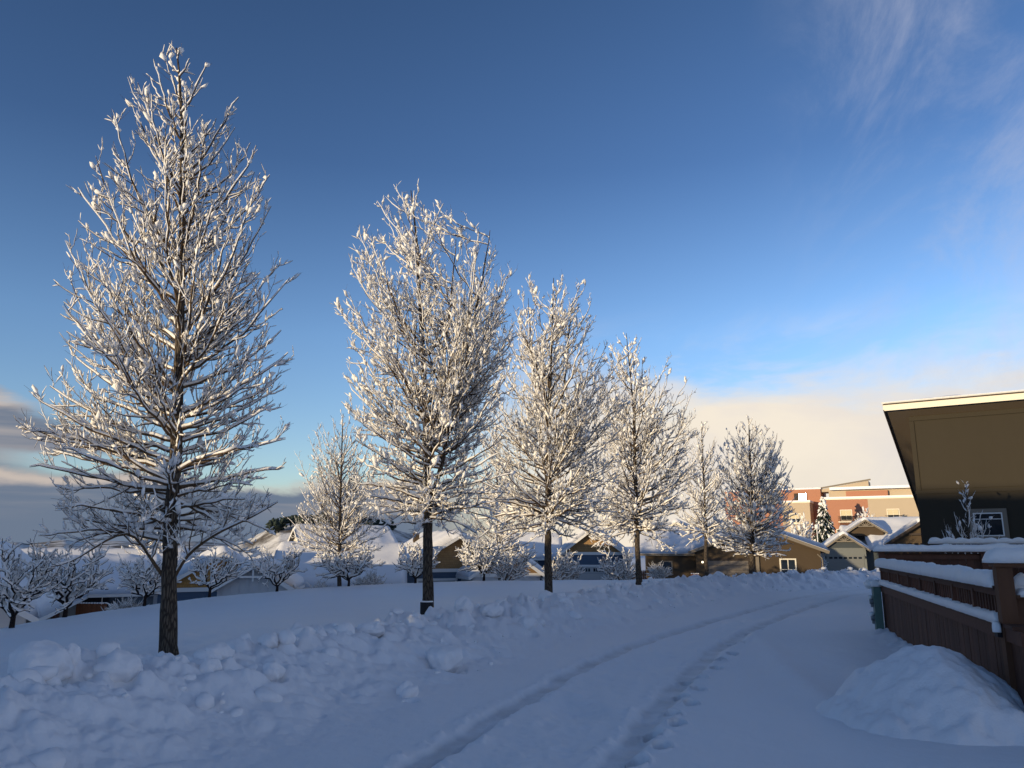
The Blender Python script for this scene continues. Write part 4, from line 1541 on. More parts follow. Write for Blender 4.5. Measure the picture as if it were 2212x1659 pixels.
# projecting pale wing
gable_wall(h, 5.4, 3.0, 0, zc - .45, zc + 1.35, 'pale', 'garage_wing', y0=-3.0, xc=3.0)
gable_roof(h, 5.4, 3.0, zc - .45, zc + 1.35, .4, .45, seed=9, snow_t=.4, y0=-3.0, xc=3.0, snow_name='wing_snow')
gable_face(h, 5.4, zc - .45, zc + 1.35, 'tan', y0=-3.0, xc=3.0)
garage_door(h, .9, 5.1, 0, zc - 1.15, y=-3.0, groups=4, lights=3)
for k_ in range(10):
    xx = .42 + k_ * .57
    b = MB(); b.box(xx - .025, xx + .025, -3.03, -3.003, zc - .95, zc - .62); b.build('batten', M['pale'], h)


def chimney(root, x, y, z, w=.45, h_=.8, mat='brown'):
    b = MB(); b.box(x - w / 2, x + w / 2, y - w / 2, y + w / 2, z - 1.2, z + h_)
    o = b.build('chimney', M[mat], root)
    b = MB(); b.box(x - w / 2 - .05, x + w / 2 + .05, y - w / 2 - .05, y + w / 2 + .05, z + h_ + .002, z + h_ + .06); b.build('cap', M['darktrim'], o)
    b = MB(); b.tube([(x, y, z + h_ + .06), (x, y, z + h_ + .20), (x, y, z + h_ + .26)], w * .62, 10, w * .3); b.build('snow', M['snow_soft'], o, True)


chimney(h, -1.6, 7.5, zc + 1.9)
for hh_, x_, y_, z_ in ((hA, 2.2, 9.0, 4.1), (hA, 2.8, 5.0, 3.6)):
    b = MB(); b.tube([(x_, y_, z_ - .6), (x_, y_, z_ + .55)], .06, 8); b.build('vent_pipe', M['metal'], hh_)


# F: blue house with white garage door
h, zg = house('house', 'blue house with white garage door and small tan gable, right of the third trunk', 1281, 1250, 74, -4, GH)
zc = -zg + .3
gable_wall(h, 6.2, 9, 0, zc + .55, zc + 2.85, 'blue')
gable_roof(h, 6.2, 9, zc + .55, zc + 2.85, .45, .6, seed=10, snow_t=.45)
gable_face(h, 6.2, zc + .72, zc + 2.85, 'tan')
garage_door(h, -2.55, 2.35, 0, zc - .52, groups=4, lights=4)
wall_lamp(h, -2.9, zc - .7)
wall_lamp(h, 2.75, zc - .7)
for s in (-1, 1):
    b = MB(); b.box(s * 3.02 - .1, s * 3.02 + .1, -.05, -.003, 0, zc + .5); b.build('corner_board', M['white'], h)
b = MB(); b.bar((0, -.45, zc + 1.9), (0, -.45, zc + 2.75), .14, .12); b.bar((-.32, -.45, zc + 2.3), (0, -.45, zc + 2.0), .1, .1); b.bar((.32, -.45, zc + 2.3), (0, -.45, zc + 2.0), .1, .1)
b.build('bracket', M['white'], h)
# navy wing with its own roof to the left
b = MB(); b.box(-9.4, -3.11, 3.0, 9, 0, zc + .35); b.build('side_wing', M['navy'], h)
rt = empty('wing_roof', (0, 0, 0), R(90)); rt.parent = h
gable_roof(rt, 6, 6.0, zc + .35, zc + 2.2, .45, .3, seed=11, snow_t=.4, y0=3.2, xc=6.0)
window(h, -7.6, -6.2, .9, 1.9, y=3.0)

# G: brown house
h, zg = house('house', 'brown stucco house with wide gable, lit lamps and double window, right of the row', 1640, 1250, 62, -9, GH)
zc = -zg
gable_wall(h, 9.4, 11, 0, zc + 1.35, zc + 3.1, 'brown')
gable_roof(h, 9.4, 11, zc + 1.35, zc + 3.1, .5, .6, seed=12, trim='greytrim', snow_t=.34)
b = MB(); b.prism([(-4.6, zc + 1.45), (4.6, zc + 1.45), (0, zc + 3.05)], -.05, -.003); b.build('gable_panel', M['brown'], h)
garage_door(h, -3.9, -.75, 0, zc + .55, mat='doorbrown', frame='darktrim', groups=0)
b = MB(); b.box(-.18, .06, -.12, -.003, 0, zc + .9); b.build('corner_board', M['greytrim'], h)
wall_lamp(h, .32 - .8, zc + .35, lit=True)
wall_lamp(h, -4.25, zc + .42, lit=True)
window(h, 1.7, 2.75, zc - .85 + .0, zc + .62, panes=2, rows=2, frame='cream', fw=.1)
downspout(h, 4.72, -.3, 0, zc + 1.05, 'greytrim')
b = MB(); b.box(-8.6, -4.71, 1.5, 9.5, 0, zc + 1.15); b.build('side_wing', M['brown'], h)
rt = empty('wing_roof', (0, 0, 0), R(90)); rt.parent = h
gable_roof(rt, 8, 5.0, zc + 1.15, zc + 2.9, .45, .3, seed=13, snow_t=.34, y0=4.0, xc=5.5, trim='greytrim')
window(h, -7.4, -6.6, zc - .5, zc + .4, y=1.5, panes=1, frame='greytrim')

# taller tan house behind G
p = at(1462, 1160, 86)
h = empty('house', (p.x, 86, -1.5), R(-12))
tag(h, 'taller tan house with a small square window, behind the brown house at left', 'house', GH)
gable_wall(h, 6.2, 8, 0, 4.1, 5.6, 'brown')
gable_roof(h, 6.2, 8, 4.1, 5.6, .6, .6, seed=14, trim='cream', snow_t=.38)
window(h, -.5, .2, 3.2, 3.8, panes=1, frame='cream')

# H: grey garage house
h, zg = house('house', 'grey house with a garage under a trussed gable and deep snow roof, far right', 1828, 1225, 100, -17, GH)
zc = -zg
gable_wall(h, 4.9, 6, 0, zc + 1.35, zc + 3.1, 'greygreen')
gable_roof(h, 4.9, 6, zc + 1.35, zc + 3.1, .45, .5, seed=15, trim='greytrim', snow_t=.34)
b = MB(); b.prism([(-2.4, zc + 1.45), (2.4, zc + 1.45), (0, zc + 3.0)], -.05, -.003); b.build('gable_panel', M['dkgrey'], h)


def truss(root, xc, zb, zt, half, y):
    b = MB()
    b.bar((xc - half, y, zb), (xc + half, y, zb), .08, .16)
    for dx_ in (-.55, -.28, 0, .28, .55):
        hh = (zt - zb) * (1 - abs(dx_) * .85)
        b.bar((xc, y - .002 * (1 + abs(dx_)), zb + .05), (xc + dx_ * half, y - .002 * (1 + abs(dx_)), zb + hh * .9), .06, .1)
    b.build('truss', M['greytrim'], root)


truss(h, 0, zc + 2.25, zc + 2.95, 1.1, -.42)
garage_door(h, -2.0, 2.0, 0, zc + .45, mat='doorgrey', frame='greygreen', groups=7, lights=1)
wall_lamp(h, -2.3, zc + .2)
wall_lamp(h, 2.3, zc + .2)
# main body behind, ridge across
b = MB(); b.box(1.4, 22, 6.0, 15, 0, zc + 1.5); b.build('wall', M['dkgrey'], h)
b = MB(); b.box(2.46, 8.0, 1.5, 5.99, 0, zc + 1.25); b.build('side_wing', M['dkgrey'], h)
rt = empty('main_roof', (0, 0, 0), R(90)); rt.parent = h
gable_roof(rt, 14.5, 18.6, zc + 1.3, zc + 5.1, .5, .4, seed=16, trim='greytrim', snow_t=.4, y0=-22, xc=8.6, rake=False)
gable_roof(rt, 10, 4.6, zc + 1.7, zc + 4.0, .5, .4, seed=17, trim='greytrim', snow_t=.4, y0=-5.6, xc=10.5, snow_name='lower_roof_snow', rake=False)
# dormer gable
gable_wall(h, 4.2, 6, zc + 3.0, zc + 3.5, zc + 4.9, 'brown', 'dormer', y0=3.6, xc=3.1)
gable_roof(h, 4.2, 6, zc + 3.55, zc + 4.95, .4, .4, seed=18, trim='greytrim', snow_t=.3, y0=3.6, xc=3.1, snow_name='dormer_snow')
truss(h, 3.1, zc + 4.2, zc + 4.8, .95, 3.25)

# brown gable peeping out beside the big house
p = at(1980, 1160, 60)
h = empty('house', (p.x + .8, 60, -1.2), R(-26))
tag(h, 'brown gable end peeping out between the grey house and the big dark house', 'house', GH)
gable_wall(h, 5.4, 8, 0, 3.05, 4.8, 'brown')
gable_roof(h, 5.4, 8, 3.05, 4.8, .4, .5, seed=19, trim='darktrim', snow_t=.32)
b = MB(); b.bar((-1.2, -.4, 3.75), (1.2, -.4, 3.75), .08, .14); b.build('truss', M['darktrim'], h)


# ------------------------------------------------------------------ apartment blocks
def apartments():
    yaw = R(-28)
    o = at(1756, 1180, 135)
    rot = Matrix.Rotation(yaw, 4, 'Z')
    root = empty('apartment_building', (o.x, o.y, -1.8), yaw)
    tag(root, 'salmon and cream apartment block with a sun-glinting window, left of the spruce', 'apartment building', 'salmon and cream apartment blocks')
    zt = 10.8
    segs = [(-13.2, -8.6, 'pink'), (-8.6, -4.6, 'pink'), (-4.6, 0, 'sand')]
    for x0, x1, c in segs:
        b = MB(); b.box(x0 + .002, x1 - .002, 0, 9, 0, zt + (0.0 if c == 'pink' else .02)); b.build('wall', M[c], root)
    b = MB(); b.box(-13.4, .12, -.12, 9, zt + .03, zt + .22); b.build('parapet', M['cream'], root)
    b = MB(); b.box(-13.4, .12, -.1, 9, zt + .225, zt + .45); b.build('roof_snow', M['snow_soft'], root)
    for x0, x1, c in ((-15.5, -11, 'pink'), (-11, -5.2, 'sand'), (-5.2, 1.4, 'pink')):
        b = MB(); b.box(x0 + .002, x1 - .002, 4.5, 13, zt + .46 - 3, zt + 2.6); b.build('upper_wall', M[c], root)
    b = MB(); b.box(-15.6, 1.5, 4.4, 13, zt + 2.61, zt + 2.85); b.build('upper_snow', M['snow_soft'], root)
    b = MB(); b.bar((-6.3, 4.6, zt + 2.8), (-6.3, 4.6, zt + 4.4), .4, .4); b.bar((-6.3, 4.6, zt + 4.2), (-3.6, 4.6, zt + 2.9), .3, .25); b.build('roof_strut', M['greytrim'], root)
    # the glinting window: mirror-like pane turned out of the wall to make the glint
    f = MB(); f.box(-3.1, -.9, 4.43, 4.49, zt + .60, zt + 1.95); w_ = f.build('window', M['darktrim'], root)
    pane = MB(); pane.box(-1.0, 1.0, -.012, .012, -.6, .6)
    pn = pane.build('pane', M['glint'], w_, loc=(-2.0, 4.40, zt + 1.25))
    # orient the pane so that it throws the low sun towards the street
    wp = rot @ Vector((-2.0, 4.40, 0)) + Vector((o.x, o.y, -1.8 + zt + 1.25))
    half = (SUN_TO + (Vector((0, 0, CAM_H)) - wp).normalized()).normalized()
    q = (rot.to_3x3().inverted() @ half).to_track_quat('-Y', 'Z')
    pn.rotation_euler = q.to_euler()
    f2 = window(root, -9.0, -7.4, zt + .8, zt + 1.7, y=4.5, panes=1, frame='cream', glass_m='blind')
    window(root, -3.35, -1.65, zt - 3.3, zt - 1.9, panes=2, rows=2, frame='cream', fw=.12, blind=True)
    b = MB(); b.box(-3.6, -1.4, -.35, -.003, zt - 3.6, zt - 3.42); b.build('ledge', M['cream'], root)
    window(root, -11.5, -10, zt - 3.3, zt - 1.9, panes=2, rows=2, frame='cream', fw=.12, blind=True)
    # second block to the right
    o2 = at(1789, 1180, 131)
    r2 = empty('apartment_building', (o2.x, o2.y, -1.8), yaw)
    tag(r2, 'salmon and cream apartment block with a small balcony, right of the spruce', 'apartment building', 'salmon and cream apartment blocks')
    zt = 11.0
    for x0, x1, c in ((0, 6.6, 'pink'), (6.6, 14.2, 'sand'), (14.2, 24, 'pink')):
        b = MB(); b.box(x0 + .002, x1 - .002, 0, 10, 0, zt + (.02 if c == 'sand' else 0)); b.build('wall', M[c], r2)
    b = MB(); b.box(-.12, 24, -.12, 10, zt + .03, zt + .22); b.build('parapet', M['cream'], r2)
    b = MB(); b.box(-.12, 24, -.1, 10, zt + .225, zt + .5); b.build('roof_snow', M['snow_soft'], r2)
    b = MB(); b.box(.2, 24, 5.5, 14, zt - 3, zt + 1.9); b.build('upper_wall', M['sand'], r2)
    b = MB(); b.box(3.0, 9.5, 4.9, 5.49, zt + .5, zt + 1.7); b.build('upper_wall', M['pink'], r2)
    b = MB(); b.prism([(-3.0, zt + 1.9), (6.5, zt + 1.9), (6.5, zt + 3.6), (-3.0, zt + 2.1)], 8, 13); b.build('roof', M['sand'], r2)
    b = MB(); b.bar((-3.2, 7.9, zt + 2.3), (6.9, 7.9, zt + 3.8), .25, .25); b.build('fascia', M['greytrim'], r2)
    b = MB(); b.box(.5, 24, 4.2, 13, zt + 1.95, zt + 2.4); b.build('upper_snow', M['snow_soft'], r2)
    b = MB(); b.box(15, 16.5, 5.42, 5.49, zt + .9, zt + 1.5); b.build('window', M['greytrim'], r2)
    for x0 in (2.4, 9.4):
        window(r2, x0, x0 + 1.6, zt - 3.3, zt - 1.75, panes=2, rows=2, frame='cream', fw=.12, blind=True)
        bb = MB(); bb.box(x0 - .45, x0 + 2.05, -.55, -.003, zt - 3.7, zt - 3.55)
        bo = bb.build('balcony', M['cream'], r2)
        bb = MB(); bb.bar((x0 - .45, -.5, zt - 2.75), (x0 + 2.05, -.5, zt - 2.75), .06, .07)
        bb.build('handrail', M['darktrim'], bo)
        nb = 15
        for k_ in range(nb):
            xx = x0 - .42 + 2.44 * k_ / (nb - 1)
            if x0 < 5:
                bb = MB(); bb.box(xx - .025, xx + .025, -.52, -.47, zt - 4.5, zt - 2.79); bb.build('baluster', M['darktrim'], bo)
    window(r2, 1.6, 5.2, zt - 6.0, zt - 4.9, panes=4, rows=2, frame='cream', fw=.12)


apartments()


# ------------------------------------------------------------------ conifers, hills, lamp posts
def spruce(px, ptop, pbot, w, Y, seed, label, bz):
    rs = np.random.RandomState(seed)
    top = at(px, ptop, Y)
    H = top.z - bz
    Wd = w / F * Y / 2
    root = empty('spruce_tree', (top.x, Y, bz))
    tag(root, label, 'tree')
    wood, gr, sn = Geo(), Geo(), Geo()
    wood.add(*tube_batch(np.array([[[0, 0, 0], [0, 0, H * .5], [0, 0, H]]]), np.array([[.22, .14, .03]]), 8))
    n = 340
    h = 0.08 + 0.92 * rs.rand(n) ** 0.9
    az = rs.rand(n) * 6.283
    rad = Wd * np.clip((1 - h) * 1.75, 0.05, 1) ** .8 * rs.uniform(.75, 1.05, n)
    k = 6
    t = np.linspace(0, 1, k)
    P = np.zeros((n, k, 3))
    P[:, :, 0] = np.cos(az)[:, None] * rad[:, None] * t
    P[:, :, 1] = np.sin(az)[:, None] * rad[:, None] * t
    P[:, :, 2] = (h * H)[:, None] - rad[:, None] * (.25 * t + .35 * t ** 2)
    rr = np.array([.05, .16, .22, .24, .2, .04])[None] * (0.6 + .6 * rs.rand(n, 1)) * (rad[:, None] / Wd * .7 + .3)
    gr.add(*tube_batch(P, rr, 5))
    Q = P.copy()
    Q[:, :, 2] += .10
    gate = rs.rand(n, k) > .72
    sn.add(*tube_batch(Q, rr * np.where(gate, .8, .05) + .005, 5))
    S = Q[:, 4] + np.array([0, 0, .06])
    m_ = rs.rand(n) < .55
    blobs(rs, sn, S[m_], unit(Q[:, 5] - Q[:, 3])[m_], .12 + .12 * rs.rand(m_.sum()), 1.3)
    wood.build('trunk', M['dark_bark'], root)
    gr.build('crown', M['needles'], root)
    sn.build('snow', M['snow_tree'], root)


spruce(1776, 1074, 1150, 62, 122, 4, 'snowy dark spruce in the gap between the two apartment blocks', -2.0)


def lamp_post(px, ytop, Y, label):
    p = at(px, ytop, Y)
    root = empty('street_lamp', (p.x, Y, -1.6))
    tag(root, label, 'street lamp')
    Hh = p.z + 1.6
    b = MB(); b.tube([(0, 0, 0), (0, 0, .5)], .12, 8, .09); b.tube([(0, 0, .5), (0, 0, Hh - .3)], .07, 8, .05); b.build('pole', M['white'], root)
    V, Fc = ico(2)
    mesh_np('globe', V * .24 + np.array([0, 0, Hh - .1]), Fc, M['white'], root)
    mesh_np('snow', V * np.array([.22, .22, .13]) + np.array([0, 0, Hh + .1]), Fc, M['snow_tree'], root)


lamp_post(1764, 1137, 86, 'thin white globe lamp post between the brown and grey houses')


def hills():
    """low snowy ridges on the skyline"""
    def ridge(name, pts, Y, depth, mat, seed):
        xs = np.linspace(pts[0][0], pts[-1][0], 160)
        hs = np.interp(xs, [p_[0] for p_ in pts], [p_[1] for p_ in pts])
        top = np.array([list(at(x, y, Y)) for x, y in zip(xs, hs)])
        nv = 28
        v = np.linspace(-1, 1, nv)
        X = top[:, 0][None, :] * (1 + v[:, None] * depth / Y)
        Yv = Y + v[:, None] * depth + 0 * top[:, 0][None]
        prof = np.cos(v * math.pi / 2) ** .9
        Z = -4 + (top[:, 2][None] + 4) * prof[:, None]
        Z = Z + (top[:, 2].max() + 4) * .10 * fbm(X * 9 / Y, Yv * 9 / Y + seed, 4) * prof[:, None]
        V = np.stack([X, Yv, Z], -1).reshape(-1, 3)
        nu = len(xs)
        i, j = np.meshgrid(np.arange(nv - 1), np.arange(nu - 1), indexing='ij')
        q = np.stack([i * nu + j, i * nu + j + 1, (i + 1) * nu + j + 1, (i + 1) * nu + j], -1).reshape(-1, 4)
        o = mesh_np(name, V, q, mat)
        o['kind'] = 'structure'
        return X, Yv, Z
    m, g_ = material('scrubby_snow_hill')
    t = g_.n('ShaderNodeTexCoord').outputs['Object']
    n_ = g_.noise(t, .035, 8, .7)
    f_ = g_.sm(n_, .42, .56)
    finish(g_, g_.mix(f_, (.09, .075, .06, 1), (.80, .80, .80, 1)), .85, n_, 2.0, .5)
    ridge('far_hill', [(-400, 1190), (-100, 1176), (40, 1172), (60, 1175), (140, 1167), (175, 1172), (260, 1168), (330, 1172), (420, 1170), (560, 1178), (800, 1185)], 900, 250, m, 3)
    X, Yv, Z = ridge('near_hill', [(470, 1188), (540, 1168), (575, 1150), (605, 1131), (650, 1126), (720, 1124), (800, 1130), (900, 1160), (1000, 1184)], 230, 60, m, 9)
    # dark pines along the near hill's crest, read as one mass
    rs = np.random.RandomState(2)
    ge = Geo()
    for i in range(60):
        px = rs.uniform(585, 850)
        yy = np.interp(px, [590, 620, 720, 830], [1142, 1127, 1124, 1140])
        p_ = at(px, yy, 228 + rs.uniform(-26, 6))
        C = rs.randn(20, 3) * np.array([.8, .8, .6]) + np.array([p_.x, p_.y, p_.z + .4])
        blobs(rs, ge, C, unit(rs.randn(20, 3)), .3 + .3 * rs.rand(20), 1.3)
    o = ge.build('pine_wood', M['needles'])
    tag(o, 'dark pine wood along the crest of the near snowy hill', 'wood', kind='stuff')


hills()


# ------------------------------------------------------------------ cedar fences by the houses
def picket_fence(x0, x1, ytop, Y, label, group, zbot=-3.2, n=None, psi=0, pitch=.16):
    a, b_ = at(x0, ytop, Y), at(x1, ytop, Y)
    root = empty('wooden_fence', (a.x, a.y, zbot), R(psi))
    tag(root, label, 'fence', group)
    Lw = (b_ - a).length
    hh = a.z - zbot
    n = int(Lw / pitch)
    for k in range(n):
        x = k * pitch
        m = MB(); m.prism([(x + .008, 0), (x + pitch - .008, 0), (x + pitch - .008, hh - .06), (x + pitch - .045, hh), (x + .045, hh), (x + .008, hh - .06)], 0, .025)
        m.build('board', M['fence2'], root)
        s = MB(); s.box(x + .03, x + pitch - .03, -.02, .045, hh + .001, hh + .07)
        s.build('snow_cap', M['snow_tree'], root)
    m = MB(); m.box(0, n * pitch, .027, .07, hh - .4, hh - .3); m.build('rail', M['fence2'], root)
    return root


picket_fence(165, 236, 1304, 46, 'short cedar picket fence with snow caps under the two-pane window', 'cedar fences beside the houses')
picket_fence(1352, 1410, 1233, 70, 'orange cedar fence right of the white garage door', 'cedar fences beside the houses', zbot=-2.6)
picket_fence(1492, 1512, 1240, 60, 'bit of low cedar fence before the brown house, left of the slim tree', 'cedar fences beside the houses', zbot=-1.3)
picket_fence(806, 834, 1246, 54, 'small patch of low cedar fence left of the blue house corner', 'cedar fences beside the houses', zbot=-3.0)

# ------------------------------------------------------------------ big dark house on the right
def big_house():
    cx_, cy_ = 12.46, 24.0
    ux, uy = 0.84, -0.543            # along the wall to the right
    yaw = math.atan2(uy, ux)
    zg = -0.15
    root = empty('big_house', (cx_, cy_, zg), yaw)
    tag(root, 'big dark two-storey house with an overhanging shed roof, right edge of the view', 'house')
    zo = -zg
    # walls: top slopes down to the back
    ztop, sl = zo + 5.62, 0.40
    D, W = 7.2, 13
    b = MB()
    vs = [(0, 0, 0), (W, 0, 0), (W, D, 0), (0, D, 0), (0, 0, ztop), (W, 0, ztop), (W, D, ztop - sl * D), (0, D, ztop - sl * D)]
    b.add(vs, [(0, 3, 2, 1), (4, 5, 6, 7), (0, 1, 5, 4), (1, 2, 6, 5), (2, 3, 7, 6), (3, 0, 4, 7)])
    b.build('wall', M['bigwall'], root)
    # roof slab with deep overhang to front and left
    of, ol, th = 0.55, 0.60, 0.20
    r0, r1 = -of, D + .5
    zf, zb = ztop + sl * of, ztop - sl * (D + .5)
    b = MB()
    b.add([(-ol, r0, zf), (W + .8, r0, zf), (W + .8, r1, zb), (-ol, r1, zb), (-ol, r0, zf + th), (W + .8, r0, zf + th), (W + .8, r1, zb + th), (-ol, r1, zb + th)],
          [(0, 3, 2, 1), (4, 5, 6, 7), (0, 1, 5, 4), (1, 2, 6, 5), (2, 3, 7, 6), (3, 0, 4, 7)])
    b.build('roof', M['soffit'], root)
    # fascias
    b = MB(); b.box(-ol - .03, W + .8, r0 - .035, r0 - .003, zf - .05, zf + .13); b.build('fascia', M['cream'], root)
    b = MB(); b.box(-ol - .03, W + .8, r0 - .05, r0 - .003, zf + .135, zf + .165); b.build('drip_edge', M['darktrim'], root)
    b = MB(); b.bar((-ol - .017, r0, zf + .07), (-ol - .017, r1, zb + .07), .03, .24); b.build('rake_board', M['darktrim'], root)
    # snow on the roof edge
    nu, nv = 110, 26
    U, Vv = np.meshgrid(np.linspace(0, 1, nu), np.linspace(0, 1, nv))
    X = -ol - .06 + U * (W + .8 + ol)
    Yy = r0 - .07 + Vv * (r1 - r0)
    base = zf + th - sl * (Yy - r0)
    rim = np.clip(np.minimum(U * (W + 1.6), np.minimum(Vv, 1 - Vv) * (r1 - r0)) / .22, 0, 1)
    tz = .17 * np.sqrt(1 - (1 - rim) ** 2) * (1 + .5 * fbm(X * 1.3, Yy * 1.3, 3)) + .012
    top = np.stack([X, Yy, base + tz - .02], -1).reshape(-1, 3)
    bot = np.stack([X, Yy, base - .02 + 0 * tz], -1).reshape(-1, 3)
    i, j = np.meshgrid(np.arange(nv - 1), np.arange(nu - 1), indexing='ij')
    q = np.stack([i * nu + j, i * nu + j + 1, (i + 1) * nu + j + 1, (i + 1) * nu + j], -1).reshape(-1, 4)
    N = nu * nv
    ring = np.array([j for j in range(nu)] + [i * nu + nu - 1 for i in range(1, nv)] + [(nv - 1) * nu + j for j in range(nu - 2, -1, -1)] + [i * nu for i in range(nv - 2, 0, -1)])
    rn = np.roll(ring, -1)
    mesh_np('roof_snow', np.vstack([top, bot]), np.vstack([q, np.stack([ring, ring + N, rn + N, rn], -1), q[:, ::-1] + N]), M['snow_soft'], root)
    # recessed upper panel bordered by trim boards
    zp = zo + 3.27
    b = MB(); b.box(-.02, W, -.035, -.003, zp - .05, zp + .05); b.build('trim_board', M['bigwall'], root)
    b = MB(); b.box(.0, .13, -.03, -.003, zp + .052, ztop - .14); b.build('trim_board', M['bigwall'], root)
    b = MB(); b.box(-.0, W, -.04, -.003, ztop - .135, ztop - .0); b.build('trim_board', M['bigwall'], root)
    b = MB(); b.box(.17, 4.6, -.024, -.003, zp + .09, ztop - .17); b.build('wall_panel', M['bigwall'], root)
    b = MB(); b.box(4.64, 9, -.024, -.003, zp + .09, ztop - .17); b.build('wall_panel', M['bigwall'], root)
    # window
    window(root, 1.42, 2.17, zo + 1.93, zo + 2.62, panes=1, frame='greytrim', fw=.11)
    f = MB()
    f.box(1.424, 1.46, -.05, -.021, zo + 1.934, zo + 2.616)
    f.box(2.13, 2.166, -.05, -.021, zo + 1.934, zo + 2.616)
    f.box(1.461, 2.129, -.05, -.021, zo + 2.58, zo + 2.616)
    f.box(1.461, 2.129, -.05, -.021, zo + 1.934, zo + 1.97)
    f.box(1.461, 2.129, -.049, -.022, zo + 2.42, zo + 2.44)
    f.build('sash', M['white'], root)


big_house()


# ------------------------------------------------------------------ brown fences, right foreground
def snow_cap(name, p, q, w, th, mat, parent, seed=0, nseg=None, scal=0.0, drop=0.02):
    """rounded strip of snow on a rail from p to q"""
    p, q = np.array(p, float), np.array(q, float)
    L = np.linalg.norm(q - p)
    n = nseg or max(8, int(L / .035))
    d = (q - p) / L
    side = np.cross(d, [0, 0, 1.])
    side /= np.linalg.norm(side)
    m = 11
    phi = np.linspace(0, np.pi, m)
    s = np.linspace(0, L, n)
    endr = np.sqrt(np.clip(1 - (1 - np.clip(np.minimum(s, L - s) / (th * .9), 0, 1)) ** 2, 0.02, 1))
    tv = th * endr * (1 + .30 * fbm(s * 1.4 + seed, s * 0 + seed, 4) + scal * np.abs(np.sin(s * np.pi / .28)))
    wv = w / 2 * (1 + .10 * fbm(s * 3 + seed * 2, s * 0 + 4, 3)) * (0.7 + .3 * endr)
    C = p[None] + d[None] * s[:, None]
    cx = np.sign(np.cos(phi)) * np.abs(np.cos(phi)) ** .6
    cz = np.abs(np.sin(phi)) ** .55
    nz = fbm(s[:, None] * 6 + seed, phi[None] * 1.2, 4) * .16
    V = C[:, None] + side[None, None] * (cx[None, :, None] * wv[:, None, None]) * (1 + nz[:, :, None])
    V[:, :, 2] += cz[None] * tv[:, None] * (1 + nz) - drop * (1 - cz[None])
    V = V.reshape(-1, 3)
    i, j = np.meshgrid(np.arange(n - 1), np.arange(m - 1), indexing='ij')
    qd = np.stack([i * m + j, i * m + j + 1, (i + 1) * m + j + 1, (i + 1) * m + j], -1).reshape(-1, 4)
    cl = np.stack([np.arange(n - 1) * m, (np.arange(n - 1) + 1) * m, (np.arange(n - 1) + 1) * m + m - 1, np.arange(n - 1) * m + m - 1], -1)
    flatf = np.concatenate([qd.ravel(), cl.ravel(), np.arange(m)[::-1], (n - 1) * m + np.arange(m)])
    sizes = np.concatenate([np.full(len(qd) + len(cl), 4), [m, m]])
    return mesh_np(name, V, flatf, mat, parent, sizes=sizes)


def near_fence():
    b0, b1 = Vector((7.93, 17.06, 0)), Vector((5.12, 8.27, 0))
    d = (b1 - b0)
    d.normalize()
    yaw = math.atan2(d.y, d.x)
    root = empty('wooden_fence', (b0.x, b0.y, -0.12), yaw)
    # local x runs towards the camera along the fence; local -y faces ... the street is on local -y or +y side
    tag(root, 'brown board fence with a rail of balusters and thick snow, running towards the camera', 'fence', 'brown fences round the right-hand yard')
    zo = 0.12
    rs = random.Random(4)
    L = 9.75
    st = -1 if (Matrix.Rotation(yaw, 3, 'Z') @ Vector((0, 1, 0))).x > 0 else 1   # side of the street
    x = -.15
    pitch = .146
    while x < L:
        y_in, y_out = -st * .0, st * (.022 + rs.uniform(0, .005))
        y0, y1 = min(y_in, y_out), max(y_in, y_out)
        b = MB(); b.box(x + .003 + rs.uniform(0, .004), x + pitch - .003, y0, y1, -.12 + 0, zo + .80)
        b.build('board', M['fence'], root)
        x += pitch
    # top rail of the lower boards and the ledge above
    yy = sorted((st * .0285, st * .062))
    b = MB(); b.box(-.16, L, yy[0], yy[1], zo + .70, zo + .83); b.build('rail', M['fence'], root)
    b = MB(); b.box(-.18, L - .2, -.075, .085, zo + .832, zo + .872); b.build('ledge', M['fence'], root)
    # posts of the baluster band
    xs = [.15, 1.28, 2.40, 3.45, 4.55, 5.70, 6.84, 7.92]
    for px in xs:
        b = MB(); b.box(px - .04, px + .04, -.045, .05, zo + .874, zo + 1.16); b.build('post', M['fence'], root)
    x = -.10
    while x < 8.95:
        if all(abs(x - px) > .075 for px in xs):
            b = MB(); b.box(x - .02, x + .02, -.018, .018, zo + .874, zo + 1.13); b.build('baluster', M['fence'], root)
        x += .125
    b = MB(); b.box(-.15, 9.02, -.03, .035, zo + 1.132, zo + 1.20); b.build('rail', M['fence'], root)
    b = MB(); b.box(-.17, 9.05, -.085, .095, zo + 1.202, zo + 1.24); b.build('top_rail', M['fence'], root)
    snow_cap('rail_snow', (-.22, .0, zo + 1.24), (9.03, .0, zo + 1.24), .23, .15, M['snow_tree'], root, 1)
    # ledge snow in pieces between the posts
    snow_cap('ledge_snow', (-.18, st * .024, zo + .872), (9.02, st * .024, zo + .872), .15, .075, M['snow_tree'], root, 2, scal=.12)
    # boards behind the balusters (privacy infill seen between them)
    # big end post
    b = MB(); b.box(9.08, 9.23, -.075, .075, .06, zo + 1.44); b.build('end_post', M['post'], root)
    snow_cap('snow_lump', (9.06, st * .10, zo + .80), (9.2, st * .13, zo + .80), .09, .09, M['snow_tree'], root, 9)
    b = MB(); b.box(9.05, 9.17, min(st * .076, st * .12), max(st * .076, st * .12), zo + .73, zo + .79); b.build('latch', M['black'], root)
    return root, yaw, st


root_f, yaw_f, st_f = near_fence()


